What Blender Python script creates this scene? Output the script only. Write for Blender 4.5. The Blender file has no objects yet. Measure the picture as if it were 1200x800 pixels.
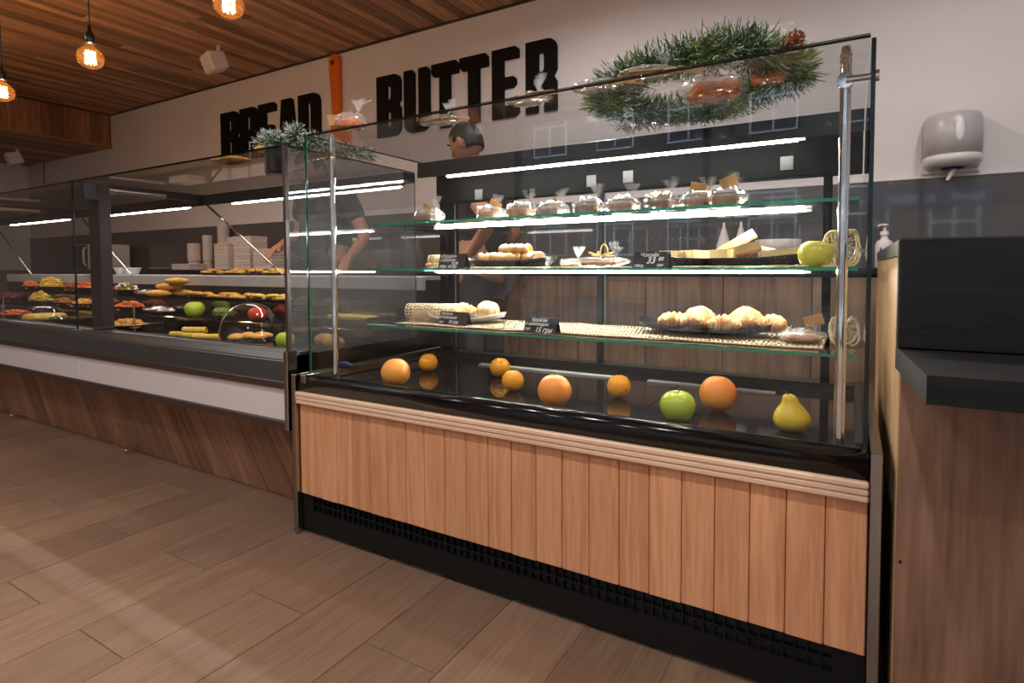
import bpy, math, random
from mathutils import Vector, Matrix
random.seed(7)
SC = bpy.context.scene
COL = SC.collection
PI = math.pi

# ------------------------------------------------------------------ camera
CAM_H = 0.905
F_PX, CX, CY = 652.525, 634.56, 341.616
YAW, PITCH, ROLL = [math.radians(a) for a in (-29.1528, -2.41484, -0.177607)]
_f = Vector((math.sin(YAW) * math.cos(PITCH), math.cos(YAW) * math.cos(PITCH), math.sin(PITCH)))
_r = Vector((math.cos(YAW), -math.sin(YAW), 0))
_u = _r.cross(_f)
CR = math.cos(ROLL) * _r + math.sin(ROLL) * _u
CU = -math.sin(ROLL) * _r + math.cos(ROLL) * _u
CF = _f
cam = bpy.data.cameras.new('camera')
cam.sensor_width = 36.0
cam.lens = F_PX / 1200 * 36
cam.shift_x = (600 - CX) / 1200
cam.shift_y = (CY - 400) / 1200
cam.clip_start = 0.02
camo = bpy.data.objects.new('camera', cam)
COL.objects.link(camo)
camo.matrix_world = Matrix(((CR.x, CU.x, -CF.x, 0), (CR.y, CU.y, -CF.y, 0), (CR.z, CU.z, -CF.z, CAM_H), (0, 0, 0, 1)))
SC.camera = camo

# ------------------------------------------------------------------ world, exposure, daylight
W = bpy.data.worlds.new('world')
SC.world = W
W.use_nodes = True
W.node_tree.nodes['Background'].inputs[0].default_value = (0.72, 0.84, 1.0, 1)
W.node_tree.nodes['Background'].inputs[1].default_value = 6.0
SC.view_settings.view_transform = 'Standard'
SC.view_settings.look = 'None'
SC.view_settings.gamma = 1.0
SC.view_settings.exposure = 0.0
SC.view_settings.use_curve_mapping = False
SC.cycles.transparent_max_bounces = 32
SC.cycles.max_bounces = 9
SC.cycles.caustics_reflective = False
SC.cycles.caustics_refractive = False
SC.cycles.sample_clamp_indirect = 6.0
DOWNLIGHT_W = 42.0
BULB_W = 16.0
LED_E = 85.0

# ------------------------------------------------------------------ pixel helpers (1200x800 photograph)
def ray(x, y):
    return CR * ((x - CX) / F_PX) - CU * ((y - CY) / F_PX) + CF
def onz(x, y, z):
    d = ray(x, y); t = (z - CAM_H) / d.z
    return Vector((d.x * t, d.y * t, z))
def ony(x, y, Y):
    d = ray(x, y); t = Y / d.y
    return Vector((d.x * t, Y, CAM_H + d.z * t))
def scale_at(p):
    return F_PX / (Vector(p) - Vector((0, 0, CAM_H))).dot(CF)

# ------------------------------------------------------------------ mesh builder
class MB:
    def __init__(s):
        s.v = []; s.f = []; s.m = []; s.sm = []
    def add(s, vs, fs, mi=0, smooth=False):
        b = len(s.v)
        s.v += [tuple(p) for p in vs]
        for k, q in enumerate(fs):
            s.f.append([b + i for i in q])
            s.m.append(mi[k] if isinstance(mi, (list, tuple)) else mi)
            s.sm.append(smooth)
        return s
    def box(s, x0, x1, y0, y1, z0, z1, mi=0):
        vs = [(x0, y0, z0), (x1, y0, z0), (x1, y1, z0), (x0, y1, z0), (x0, y0, z1), (x1, y0, z1), (x1, y1, z1), (x0, y1, z1)]
        return s.add(vs, [(0, 3, 2, 1), (4, 5, 6, 7), (0, 1, 5, 4), (1, 2, 6, 5), (2, 3, 7, 6), (3, 0, 4, 7)], mi)
    def pane(s, x0, x1, y0, y1, z0, z1):
        # glass sheet: big faces use slot 0, narrow edge faces slot 1
        d = (x1 - x0, y1 - y0, z1 - z0); k = d.index(min(d))
        ax = [2, 2, 1, 0, 1, 0]
        return s.box(x0, x1, y0, y1, z0, z1, [0 if a == k else 1 for a in ax])
    def cbox(s, x0, x1, y0, y1, z0, z1, c=0.002, mi=0):
        # box with chamfered edges
        lo = (x0, y0, z0); hi = (x1, y1, z1)
        vs = []; idx = {}
        for sx in (0, 1):
            for sy in (0, 1):
                for sz in (0, 1):
                    S = (sx, sy, sz)
                    for a in range(3):
                        p = [(hi[i] if S[i] else lo[i]) for i in range(3)]
                        for i in range(3):
                            if i != a: p[i] += (-c if S[i] else c)
                        idx[(S, a)] = len(vs); vs.append(p)
        fs = []
        def order(l, n):
            pts = [Vector(vs[i]) for i in l]
            ce = sum(pts, Vector()) / len(pts)
            n = Vector(n); t = (pts[0] - ce).normalized(); b = n.cross(t)
            return [i for _, i in sorted((math.atan2((Vector(vs[i]) - ce).dot(b), (Vector(vs[i]) - ce).dot(t)), i) for i in l)]
        for a in range(3):
            for sd in (0, 1):
                l = [idx[(S, a)] for S in [(x, y, z) for x in (0, 1) for y in (0, 1) for z in (0, 1)] if S[a] == sd]
                n = [0, 0, 0]; n[a] = 1 if sd else -1
                fs.append(order(l, n))
        for a in range(3):
            b, d = [i for i in range(3) if i != a]
            for sb in (0, 1):
                for sd in (0, 1):
                    l = []
                    for sa in (0, 1):
                        S = [0, 0, 0]; S[a] = sa; S[b] = sb; S[d] = sd
                        l += [idx[(tuple(S), b)], idx[(tuple(S), d)]]
                    n = [0, 0, 0]; n[b] = 1 if sb else -1; n[d] = 1 if sd else -1
                    fs.append(order(l, Vector(n).normalized()))
        for S in [(x, y, z) for x in (0, 1) for y in (0, 1) for z in (0, 1)]:
            n = Vector([1 if q else -1 for q in S]).normalized()
            fs.append(order([idx[(S, a)] for a in range(3)], n))
        return s.add(vs, fs, mi)
    def tube(s, pts, r, n=8, mi=0, caps=True, closed=False, smooth=True):
        pts = [Vector(p) for p in pts]; k = len(pts)
        rs = r if isinstance(r, (list, tuple)) else [r] * k
        vs = []; up = None
        for i, p in enumerate(pts):
            if closed: t = pts[(i + 1) % k] - pts[i - 1]
            else: t = pts[min(i + 1, k - 1)] - pts[max(i - 1, 0)]
            t.normalize()
            if up is None:
                up = Vector((0, 0, 1)) if abs(t.z) < .9 else Vector((1, 0, 0))
            a = t.cross(up)
            if a.length < 1e-6: a = t.cross(Vector((0, 1, .3)))
            a.normalize(); b = a.cross(t); up = b
            for j in range(n):
                q = 2 * PI * j / n
                vs.append(p + (a * math.cos(q) + b * math.sin(q)) * rs[i])
        fs = []
        for i in range(k if closed else k - 1):
            for j in range(n):
                a0 = i * n + j; a1 = i * n + (j + 1) % n; b0 = ((i + 1) % k) * n + j; b1 = ((i + 1) % k) * n + (j + 1) % n
                fs.append((a0, b0, b1, a1))
        s.add(vs, fs, mi, smooth)
        if caps and not closed:
            s.add(vs[:n], [tuple(range(n))], mi)
            s.add(vs[-n:], [tuple(range(n))[::-1]], mi)
        return s
    def lathe(s, prof, c=(0, 0, 0), n=20, mi=0, smooth=True, sx=1, sy=1):
        vs = []; fs = []
        for (r, z) in prof:
            for j in range(n):
                q = 2 * PI * j / n
                vs.append((c[0] + r * sx * math.cos(q), c[1] + r * sy * math.sin(q), c[2] + z))
        for i in range(len(prof) - 1):
            for j in range(n):
                a = i * n + j; b = i * n + (j + 1) % n
                fs.append((a, b, b + n, a + n))
        return s.add(vs, fs, mi, smooth)
    def sph(s, c, r, nu=16, nv=10, fn=None, mi=0, M=None):
        r = r if isinstance(r, (list, tuple)) else (r, r, r)
        vs = []; fs = []
        for i in range(nv + 1):
            th = PI * i / nv
            for j in range(nu):
                ph = 2 * PI * j / nu
                d = Vector((math.sin(th) * math.cos(ph), math.sin(th) * math.sin(ph), math.cos(th)))
                k = fn(d) if fn else 1
                p = Vector((d.x * r[0] * k, d.y * r[1] * k, d.z * r[2] * k))
                if M: p = M @ p
                vs.append(p + Vector(c))
        for i in range(nv):
            for j in range(nu):
                a = i * nu + j; b = i * nu + (j + 1) % nu
                fs.append((a, a + nu, b + nu, b))
        return s.add(vs, fs, mi, True)
    def prism(s, poly, a0, a1, ax='y', mi=0):
        # 2D polygon (counter-clockwise) extruded along an axis
        def P(u, v, w):
            return {'y': (u, w, v), 'x': (w, u, v), 'z': (u, v, w)}[ax]
        n = len(poly)
        vs = [P(u, v, a0) for u, v in poly] + [P(u, v, a1) for u, v in poly]
        fs = [tuple(range(n)), tuple(range(n, 2 * n))[::-1]] + [(i, (i + n), (i + 1) % n + n, (i + 1) % n) for i in range(n)]
        if ax != 'y': fs = [q[::-1] for q in fs]
        return s.add(vs, fs, mi)
    def grid(s, fn, nu, nv, mi=0, smooth=True, cu=False, cv=False, flip=False):
        vs = [fn(i / (nu if cu else nu - 1), j / (nv if cv else nv - 1)) for i in range(nu) for j in range(nv)]
        fs = []
        for i in range(nu if cu else nu - 1):
            for j in range(nv if cv else nv - 1):
                a = i * nv + j; b = ((i + 1) % nu) * nv + j; c = ((i + 1) % nu) * nv + (j + 1) % nv; d = i * nv + (j + 1) % nv
                fs.append((a, d, c, b) if flip else (a, b, c, d))
        return s.add(vs, fs, mi, smooth)
    def build(s, name, mat, parent=None, shift=None):
        me = bpy.data.meshes.new(name)
        sh = shift if shift is not None else (ORG.get(parent.name, (0, 0, 0)) if parent else (0, 0, 0))
        me.from_pydata([(p[0] - sh[0], p[1] - sh[1], p[2] - sh[2]) for p in s.v], [], s.f)
        for k in (mat if isinstance(mat, (list, tuple)) else [mat]):
            me.materials.append(M[k])
        me.polygons.foreach_set('material_index', s.m)
        me.polygons.foreach_set('use_smooth', s.sm)
        me.update()
        o = bpy.data.objects.new(name, me)
        COL.objects.link(o)
        if parent: o.parent = parent
        return o
ORG = {}
def tag(o, label, cat, group=None, kind=None):
    o['label'] = label; o['category'] = cat
    if group: o['group'] = group
    if kind: o['kind'] = kind
    return o
def thing(name, label, cat, loc=(0, 0, 0), rz=0, group=None, world=False):
    o = bpy.data.objects.new(name, None)
    o.empty_display_size = .05
    COL.objects.link(o)
    o.location = loc; o.rotation_euler = (0, 0, rz)
    if world: ORG[o.name] = tuple(loc)
    return tag(o, label, cat, group)
def struct(o):
    o['kind'] = 'structure'
    return o
def dup(src, loc, rz=0, label=None, scale=None):
    c = src.copy(); COL.objects.link(c)
    c.location = loc; c.rotation_euler = (0, 0, rz)
    if scale: c.scale = (scale,) * 3 if isinstance(scale, (int, float)) else scale
    if label: c['label'] = label
    for ch in src.children:
        d = ch.copy(); COL.objects.link(d); d.parent = c
        for g in ch.children:
            e = g.copy(); COL.objects.link(e); e.parent = d
    return c
def subpart(o, parent):
    o.parent = parent
    return o

# ------------------------------------------------------------------ materials
M = {}
def nm(name):
    m = bpy.data.materials.new(name); m.use_nodes = True
    M[name] = m
    nt = m.node_tree
    return m, nt, nt.nodes['Principled BSDF'], nt.nodes, nt.links
def setp(b, col, rough=.5, metal=0, spec=.5, trans=0, coat=0, sub=0):
    b.inputs['Base Color'].default_value = (*col, 1)
    b.inputs['Roughness'].default_value = rough
    b.inputs['Metallic'].default_value = metal
    b.inputs['Specular IOR Level'].default_value = spec
    b.inputs['Transmission Weight'].default_value = trans
    b.inputs['Coat Weight'].default_value = coat
    if sub:
        b.inputs['Subsurface Weight'].default_value = sub
        b.inputs['Subsurface Scale'].default_value = .01
def plain(name, col, rough=.5, metal=0, **k):
    m, nt, b, N, L = nm(name); setp(b, col, rough, metal, **k); return m
def noisy(name, c1, c2, scale=20, rough=.5, bump=0, metal=0, stretch=(1, 1, 1), detail=4, lo=.35, hi=.65, rnd=0, **k):
    m, nt, b, N, L = nm(name); setp(b, c1, rough, metal, **k)
    tc = N.new('ShaderNodeTexCoord'); mp = N.new('ShaderNodeMapping'); no = N.new('ShaderNodeTexNoise'); cr = N.new('ShaderNodeValToRGB')
    mp.inputs['Scale'].default_value = stretch
    no.inputs['Scale'].default_value = scale; no.inputs['Detail'].default_value = detail
    cr.color_ramp.elements[0].position = lo; cr.color_ramp.elements[1].position = hi
    cr.color_ramp.elements[0].color = (*c1, 1); cr.color_ramp.elements[1].color = (*c2, 1)
    oi = N.new('ShaderNodeObjectInfo'); ml = N.new('ShaderNodeMath'); ml.operation = 'MULTIPLY'; ml.inputs[1].default_value = 37
    ad = N.new('ShaderNodeVectorMath'); ad.operation = 'ADD'
    L.new(oi.outputs['Random'], ml.inputs[0])
    L.new(tc.outputs['Object'], ad.inputs[0]); L.new(ml.outputs[0], ad.inputs[1])
    L.new(ad.outputs[0], mp.inputs['Vector']); L.new(mp.outputs[0], no.inputs['Vector']); L.new(no.outputs['Fac'], cr.inputs[0])
    out = cr.outputs[0]
    if rnd:
        hs = N.new('ShaderNodeHueSaturation'); mr = N.new('ShaderNodeMapRange')
        mr.inputs['To Min'].default_value = 1 - rnd; mr.inputs['To Max'].default_value = 1 + rnd
        L.new(oi.outputs['Random'], mr.inputs['Value']); L.new(mr.outputs[0], hs.inputs['Value']); L.new(out, hs.inputs['Color']); out = hs.outputs[0]
    L.new(out, b.inputs['Base Color'])
    if bump:
        bp = N.new('ShaderNodeBump'); bp.inputs['Strength'].default_value = bump; bp.inputs['Distance'].default_value = .01
        L.new(no.outputs['Fac'], bp.inputs['Height']); L.new(bp.outputs[0], b.inputs['Normal'])
    return m
def wood(name, dark, light, axis='z', scale=14, rough=.5, rnd=.15, grain=18, ring=.5, coat=0, knots=0):
    # grain runs along the given object axis; every board gets its own offset and tone
    m, nt, b, N, L = nm(name); setp(b, light, rough, coat=coat)
    tc = N.new('ShaderNodeTexCoord'); oi = N.new('ShaderNodeObjectInfo')
    ml = N.new('ShaderNodeMath'); ml.operation = 'MULTIPLY'; ml.inputs[1].default_value = 53
    ad = N.new('ShaderNodeVectorMath'); ad.operation = 'ADD'; mp = N.new('ShaderNodeMapping')
    st = {'x': (.06, 1, 1), 'y': (1, .06, 1), 'z': (1, 1, .06)}[axis]
    mp.inputs['Scale'].default_value = st
    L.new(oi.outputs['Random'], ml.inputs[0]); L.new(tc.outputs['Object'], ad.inputs[0]); L.new(ml.outputs[0], ad.inputs[1]); L.new(ad.outputs[0], mp.inputs['Vector'])
    n1 = N.new('ShaderNodeTexNoise'); n1.inputs['Scale'].default_value = scale; n1.inputs['Detail'].default_value = 3; n1.inputs['Distortion'].default_value = .6
    n2 = N.new('ShaderNodeTexNoise'); n2.inputs['Scale'].default_value = scale * grain; n2.inputs['Detail'].default_value = 4
    L.new(mp.outputs[0], n1.inputs['Vector']); L.new(mp.outputs[0], n2.inputs['Vector'])
    # cathedral rings out of the slow noise
    r1 = N.new('ShaderNodeMath'); r1.operation = 'MULTIPLY'; r1.inputs[1].default_value = 12
    r2 = N.new('ShaderNodeMath'); r2.operation = 'PINGPONG'; r2.inputs[1].default_value = 1.0
    L.new(n1.outputs['Fac'], r1.inputs[0]); L.new(r1.outputs[0], r2.inputs[0])
    a1 = N.new('ShaderNodeMath'); a1.operation = 'MULTIPLY'; a1.inputs[1].default_value = ring
    L.new(r2.outputs[0], a1.inputs[0])
    a2 = N.new('ShaderNodeMath'); a2.operation = 'MULTIPLY_ADD'; a2.inputs[1].default_value = 1 - ring
    L.new(n2.outputs['Fac'], a2.inputs[0]); L.new(a1.outputs[0], a2.inputs[2])
    cr = N.new('ShaderNodeValToRGB'); cr.color_ramp.elements[0].position = .2; cr.color_ramp.elements[1].position = .75
    cr.color_ramp.elements[0].color = (*dark, 1); cr.color_ramp.elements[1].color = (*light, 1)
    L.new(a2.outputs[0], cr.inputs[0])
    hs = N.new('ShaderNodeHueSaturation'); mr = N.new('ShaderNodeMapRange')
    mr.inputs['To Min'].default_value = 1 - rnd; mr.inputs['To Max'].default_value = 1 + rnd
    L.new(oi.outputs['Random'], mr.inputs['Value']); L.new(mr.outputs[0], hs.inputs['Value']); L.new(cr.outputs[0], hs.inputs['Color'])
    out = hs.outputs[0]
    if knots:
        vo = N.new('ShaderNodeTexNoise'); vo.inputs['Scale'].default_value = 3.2; vo.inputs['Detail'].default_value = 1
        mp2 = N.new('ShaderNodeMapping'); s2 = {'x': (.4, 1, 1), 'y': (1, .4, 1), 'z': (1, 1, .4)}[axis]; mp2.inputs['Scale'].default_value = s2
        L.new(ad.outputs[0], mp2.inputs['Vector']); L.new(mp2.outputs[0], vo.inputs['Vector'])
        k = N.new('ShaderNodeMapRange'); k.inputs['From Min'].default_value = .62; k.inputs['From Max'].default_value = .78
        k.inputs['To Min'].default_value = 0; k.inputs['To Max'].default_value = knots
        L.new(vo.outputs['Fac'], k.inputs['Value'])
        mx = N.new('ShaderNodeMixRGB'); mx.inputs[2].default_value = (*[q * .45 for q in dark], 1)
        L.new(k.outputs[0], mx.inputs[0]); L.new(out, mx.inputs[1]); out = mx.outputs[0]
    L.new(out, b.inputs['Base Color'])
    bp = N.new('ShaderNodeBump'); bp.inputs['Strength'].default_value = .12; bp.inputs['Distance'].default_value = .003
    L.new(n2.outputs['Fac'], bp.inputs['Height']); L.new(bp.outputs[0], b.inputs['Normal'])
    return m
def glass(name, tint=(1, 1, 1), ior=1.52, boost=1.5, rough=.0, haze=0, hazecol=(1, 1, 1)):
    # architectural sheet glass: straight transmission plus a Fresnel reflection on the face the light meets first
    m, nt, b, N, L = nm(name); N.remove(b)
    out = N['Material Output']
    tr = N.new('ShaderNodeBsdfTransparent'); tr.inputs[0].default_value = (*tint, 1)
    gl = N.new('ShaderNodeBsdfGlossy'); gl.inputs['Roughness'].default_value = rough
    fr = N.new('ShaderNodeFresnel'); fr.inputs['IOR'].default_value = ior
    ge = N.new('ShaderNodeNewGeometry'); inv = N.new('ShaderNodeMath'); inv.operation = 'SUBTRACT'; inv.inputs[0].default_value = 1
    L.new(ge.outputs['Backfacing'], inv.inputs[1])
    mu = N.new('ShaderNodeMath'); mu.operation = 'MULTIPLY'; L.new(fr.outputs[0], mu.inputs[0]); L.new(inv.outputs[0], mu.inputs[1])
    mb = N.new('ShaderNodeMath'); mb.operation = 'MULTIPLY'; mb.inputs[1].default_value = boost; mb.use_clamp = True
    L.new(mu.outputs[0], mb.inputs[0])
    mx = N.new('ShaderNodeMixShader'); L.new(mb.outputs[0], mx.inputs[0]); L.new(tr.outputs[0], mx.inputs[1]); L.new(gl.outputs[0], mx.inputs[2])
    last = mx
    if haze:
        df = N.new('ShaderNodeBsdfDiffuse'); df.inputs[0].default_value = (*hazecol, 1)
        m2 = N.new('ShaderNodeMixShader'); m2.inputs[0].default_value = haze
        L.new(mx.outputs[0], m2.inputs[1]); L.new(df.outputs[0], m2.inputs[2]); last = m2
    L.new(last.outputs[0], out.inputs[0])
    return m
def emit(name, col, st):
    m, nt, b, N, L = nm(name); setp(b, (.8, .8, .8), .4)
    b.inputs['Emission Color'].default_value = (*col, 1); b.inputs['Emission Strength'].default_value = st
    return m

plain('black_matt', (.012, .012, .013), .55)
plain('black_satin', (.008, .008, .009), .3)
plain('void_black', (.004, .004, .004), .85, spec=.08)
plain('hinge_grey', (.09, .09, .09), .45)
plain('plinth_black', (.004, .004, .004), .6, spec=.3)
plain('black_gloss', (.005, .005, .006), .14, spec=.4)
noisy('black_deck', (.008, .008, .009), (.012, .012, .013), 8, rough=.07, spec=.7)
M['black_deck'].node_tree.nodes['Principled BSDF'].inputs['IOR'].default_value = 2.1
noisy('black_laminate', (.005, .005, .0055), (.010, .010, .0105), 60, spec=.3, rough=.55, bump=.1, stretch=(.2, 1, 1))
plain('letter_black', (.004, .004, .004), .6, spec=.15)
plain('steel', (.40, .37, .33), .14, 1)
plain('chrome', (.75, .74, .72), .07, 1)
plain('brushed', (.32, .32, .32), .32, 1)
plain('sill_metal', (.16, .165, .17), .34, .8)
plain('dark_rail', (.055, .038, .030), .35)
plain('post_dark', (.016, .012, .010), .4)
plain('grey_plastic', (.22, .225, .23), .35)
plain('ledge_grey', (.42, .42, .43), .3)
plain('tile_grout', (.24, .18, .14), .8)
noisy('wall_paint', (.73, .70, .705), (.76, .73, .735), 3, rough=.75, bump=.02)
plain('white_plastic', (.74, .70, .69), .32)
plain('white_band', (.80, .74, .73), .3)
plain('clear_grey_plastic', (.50, .48, .50), .32)
plain('navy', (.01, .012, .07), .25)
plain('orange_paint', (.75, .17, .015), .45)
plain('white_ink', (.85, .85, .83), .6)
plain('blue_ink', (.02, .10, .55), .5)
plain('card_black', (.014, .014, .015), .6)
noisy('splash_glass', (.098, .097, .099), (.106, .105, .107), 1, rough=.035, spec=.5)
plain('outside_ground', (.18, .17, .16), .9)
noisy('facade', (.10, .085, .07), (.14, .12, .10), 2, rough=.9)
plain('window_white', (.70, .74, .80), .5)
plain('window_dark', (.02, .03, .05), .08)
plain('sign_blue', (.05, .08, .20), .5)
plain('sign_letter', (.75, .75, .78), .6)
wood('case_plank', (.60, .255, .12), (.84, .43, .225), 'z', 9, .5, .09, 16, .30)
wood('case_trim', (.80, .52, .34), (.92, .68, .49), 'x', 9, .5, .04, 16, .3)
wood('floor_plank', (.155, .092, .058), (.265, .168, .11), 'y', 7, .42, .12, 20, .16)
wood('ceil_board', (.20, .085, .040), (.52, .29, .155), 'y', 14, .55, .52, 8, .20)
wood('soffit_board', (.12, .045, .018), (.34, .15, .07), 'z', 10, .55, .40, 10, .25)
wood('deli_plank', (.20, .09, .045), (.40, .21, .12), 'x', 8, .5, .26, 14, .3)
wood('cabinet_wood', (.17, .10, .062), (.36, .24, .165), 'z', 6, .5, .08, 12, .35, knots=.6)
wood('counter_wood', (.18, .09, .052), (.38, .22, .14), 'z', 5, .45, .02, 22, .28, knots=.8)
wood('counter_side_wood', (.50, .30, .14), (.66, .43, .23), 'z', 6, .45, .03, 14, .4)
glass('clear_glass', (.985, .99, .988), 1.52, 1.25)
glass('shelf_glass', (.955, .985, .972), 1.52, 1.4)
glass('grey_glass', (.84, .85, .86), 1.52, 1.8, haze=.14, hazecol=(.30, .31, .32))
glass('amber_glass', (.97, .80, .55), 1.45, 2.6, haze=.010, hazecol=(1, .55, .2))
glass('cloche_glass', (.97, .97, .97), 1.5, 2.2)
glass('cellophane', (.96, .96, .96), 1.5, 3.4, rough=.12, haze=.16, hazecol=(.95, .93, .9))
m, nt, b, N, L = nm('edge_green'); setp(b, (.015, .30, .17), .15, trans=.25)
m, nt, b, N, L = nm('edge_dark'); setp(b, (.004, .016, .013), .15)
emit('led', (1, .97, .90), LED_E)
emit('led_shelf', (1, .95, .86), LED_E * 2.6)
emit('led_deli', (1, .95, .88), LED_E * .62)
emit('filament', (1, .55, .20), 90)
emit('downlight_lens', (1, .90, .76), 10)
plain('led_housing', (.55, .54, .52), .4)
# food
def fruit(name, c1, c2, rough=.35, sc=30, bump=.15):
    noisy(name, c1, c2, sc, rough=rough, bump=bump, detail=3, sub=.0, lo=.3, hi=.7, rnd=.04)
fruit('orange_skin', (1, .36, .010), (1, .46, .02), .35, 90, .25)
fruit('grapefruit_skin', (.95, .27, .03), (1, .44, .07), .4, 7, .02)
fruit('apple_skin', (.40, .56, .035), (.56, .68, .07), .22, 10, 0)
fruit('apple_yellow', (.55, .58, .04), (.70, .66, .08), .25, 8, 0)
fruit('pear_skin', (.66, .46, .012), (.82, .62, .03), .35, 12, .02)
plain('stem_brown', (.06, .03, .012), .7)
noisy('croissant', (.60, .23, .05), (.95, .62, .27), 26, rough=.45, bump=.25, rnd=.05)
noisy('croissant_pale', (.80, .46, .16), (.95, .72, .42), 22, rough=.45, bump=.2, rnd=.05)
noisy('bread', (.62, .25, .03), (.88, .52, .10), 30, rough=.55, bump=.3, rnd=.08)
noisy('yellow_food', (.72, .46, .04), (.92, .70, .13), 40, rough=.5, bump=.3, rnd=.06)
noisy('cheesecake', (.90, .62, .22), (.96, .78, .42), 18, rough=.55, bump=.05, rnd=.03)
noisy('cake_crust', (.48, .16, .03), (.72, .30, .08), 40, rough=.7, bump=.3)
noisy('carrot_food', (.62, .12, .01), (.85, .26, .03), 60, rough=.5, bump=.6)
noisy('meat_food', (.20, .05, .02), (.62, .24, .08), 50, rough=.5, bump=.6)
noisy('green_food', (.03, .08, .01), (.20, .28, .03), 50, rough=.5, bump=.6)
noisy('beet_food', (.10, .01, .02), (.25, .03, .05), 50, rough=.4, bump=.4)
noisy('tomato', (.62, .05, .01), (.80, .10, .02), 8, rough=.2)
noisy('chocolate', (.10, .04, .018), (.22, .10, .045), 30, rough=.55, bump=.3)
noisy('gingerbread', (.30, .12, .04), (.50, .24, .09), 40, rough=.65, bump=.2, rnd=.1)
noisy('white_food', (.75, .68, .55), (.9, .85, .75), 30, rough=.6, bump=.3)
noisy('foil', (.55, .55, .55), (.75, .75, .75), 30, rough=.2, metal=1, bump=1)
noisy('jute', (.72, .55, .32), (.92, .80, .56), 60, rough=.85, bump=.3)
noisy('sisal', (.70, .58, .30), (.90, .80, .50), 60, rough=.8, bump=.3)
noisy('kraft', (.62, .33, .12), (.74, .43, .18), 30, rough=.75)
plain('raffia', (.85, .60, .20), .6)
plain('paper_white', (.88, .87, .85), .6)
plain('plate_black', (.012, .012, .013), .2)
plain('plate_white', (.82, .81, .79), .25)
noisy('paper_cup', (.66, .56, .50), (.72, .62, .56), 10, rough=.7)
noisy('needle_green', (.012, .055, .016), (.05, .14, .03), 30, rough=.55)
noisy('needle_lime', (.10, .17, .02), (.22, .30, .03), 30, rough=.55)
plain('needle_snow', (.75, .80, .84), .6)
plain('tinsel', (.8, .8, .8), .15, 1)
noisy('pinecone', (.10, .025, .01), (.42, .12, .04), 40, rough=.5)
# people
plain('skin', (.52, .26, .17), .5, sub=.08)
noisy('hair', (.008, .007, .007), (.03, .026, .024), 60, rough=.55, stretch=(1, 1, .2))
noisy('black_cloth', (.012, .012, .014), (.025, .025, .027), 12, rough=.85)
noisy('apron_cloth', (.03, .03, .033), (.05, .05, .055), 12, rough=.85)
plain('eye_white', (.7, .68, .65), .3)
plain('lip', (.35, .13, .10), .5)

# ================================================================== THE ROOM
RX0, RX1, RY0, RY1, CZ = -10.2, 3.0, -2.6, 3.4, 2.76
SOX, SOZ = -7.81, 2.362
fl = struct(MB().box(RX0, RX1, RY0, RY1, -.06, -.003).build('floor', 'tile_grout'))
def floor_cells():
    for k in range(-36, 24):
        x0 = -2.13 + .2225 * k
        j0 = .624 if k % 2 == 0 else .939
        y = j0 - .633 * 6
        while y < RY1:
            yield x0, max(y, RY0), min(y + .633, RY1)
            y += .633
base = None
rest = MB()
for x0, y0, y1 in floor_cells():
    if y1 - y0 < .02 or x0 < RX0 or x0 + .2225 > RX1: continue
    vis = -6.4 < x0 < 0.9 and y1 > -.35 and y0 < 1.5
    if not vis:
        rest.box(x0 + .0012, x0 + .2213, y0 + .0012, y1 - .0012, -.003, 0)
        continue
    if base is None:
        base = MB().cbox(-.11005, .11005, -.3153, .3153, -.004, 0, .0012).build('floor_plank', 'floor_plank', fl, (0, 0, 0))
        o = base
    else:
        o = base.copy(); COL.objects.link(o)
    o.location = (x0 + .11125, (y0 + y1) / 2, random.uniform(-.0003, .0003))
o = rest.build('floor_plank_field', 'floor_plank', fl); o['kind'] = 'stuff'

# back wall with the dark glass splash panel, and the other walls
struct(MB().box(RX0, RX1, RY1, RY1 + .1, 0, CZ + .1).build('wall_back', 'wall_paint'))
struct(MB().box(RX0 - .1, RX0, RY0, RY1, 0, CZ + .1).build('wall_left', 'wall_paint'))
struct(MB().box(RX1, RX1 + .1, RY0, RY1, 0, CZ + .1).build('wall_right', 'wall_paint'))
wf = MB()
WX0, WX1, WZ0, WZ1 = -3.2, 2.8, .25, 2.5
wf.box(RX0, WX0, RY0 - .15, RY0, 0, CZ + .1); wf.box(WX1, RX1, RY0 - .15, RY0, 0, CZ + .1)
wf.box(WX0, WX1, RY0 - .15, RY0, 0, WZ0); wf.box(WX0, WX1, RY0 - .15, RY0, WZ1, CZ + .1)
struct(wf.build('wall_front', 'wall_paint'))
wn = MB()
for x in (WX0, -1.2, .8, WX1 - .06): wn.box(x, x + .06, RY0 - .1, RY0 - .04, WZ0, WZ1)
wn.box(WX0, WX1, RY0 - .1, RY0 - .04, WZ0, WZ0 + .06); wn.box(WX0, WX1, RY0 - .1, RY0 - .04, WZ1 - .06, WZ1)
win = struct(wn.build('window_1', 'black_satin'))
for a, bb in ((WX0 + .06, -1.2), (-1.14, .8), (.86, WX1 - .06)):
    MB().pane(a, bb, RY0 - .075, RY0 - .069, WZ0 + .06, WZ1 - .06).build('window_pane', ['clear_glass', 'edge_dark'], win)
sp = struct(MB().cbox(RX0, RX1, RY1 - .012, RY1 - .0005, .88, 1.347, .001).build('trim_1', 'splash_glass'))
struct(MB().box(RX0, RX1, RY1 - .016, RY1 - .0005, 1.3472, 1.354).build('trim_2', 'white_plastic'))

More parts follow.
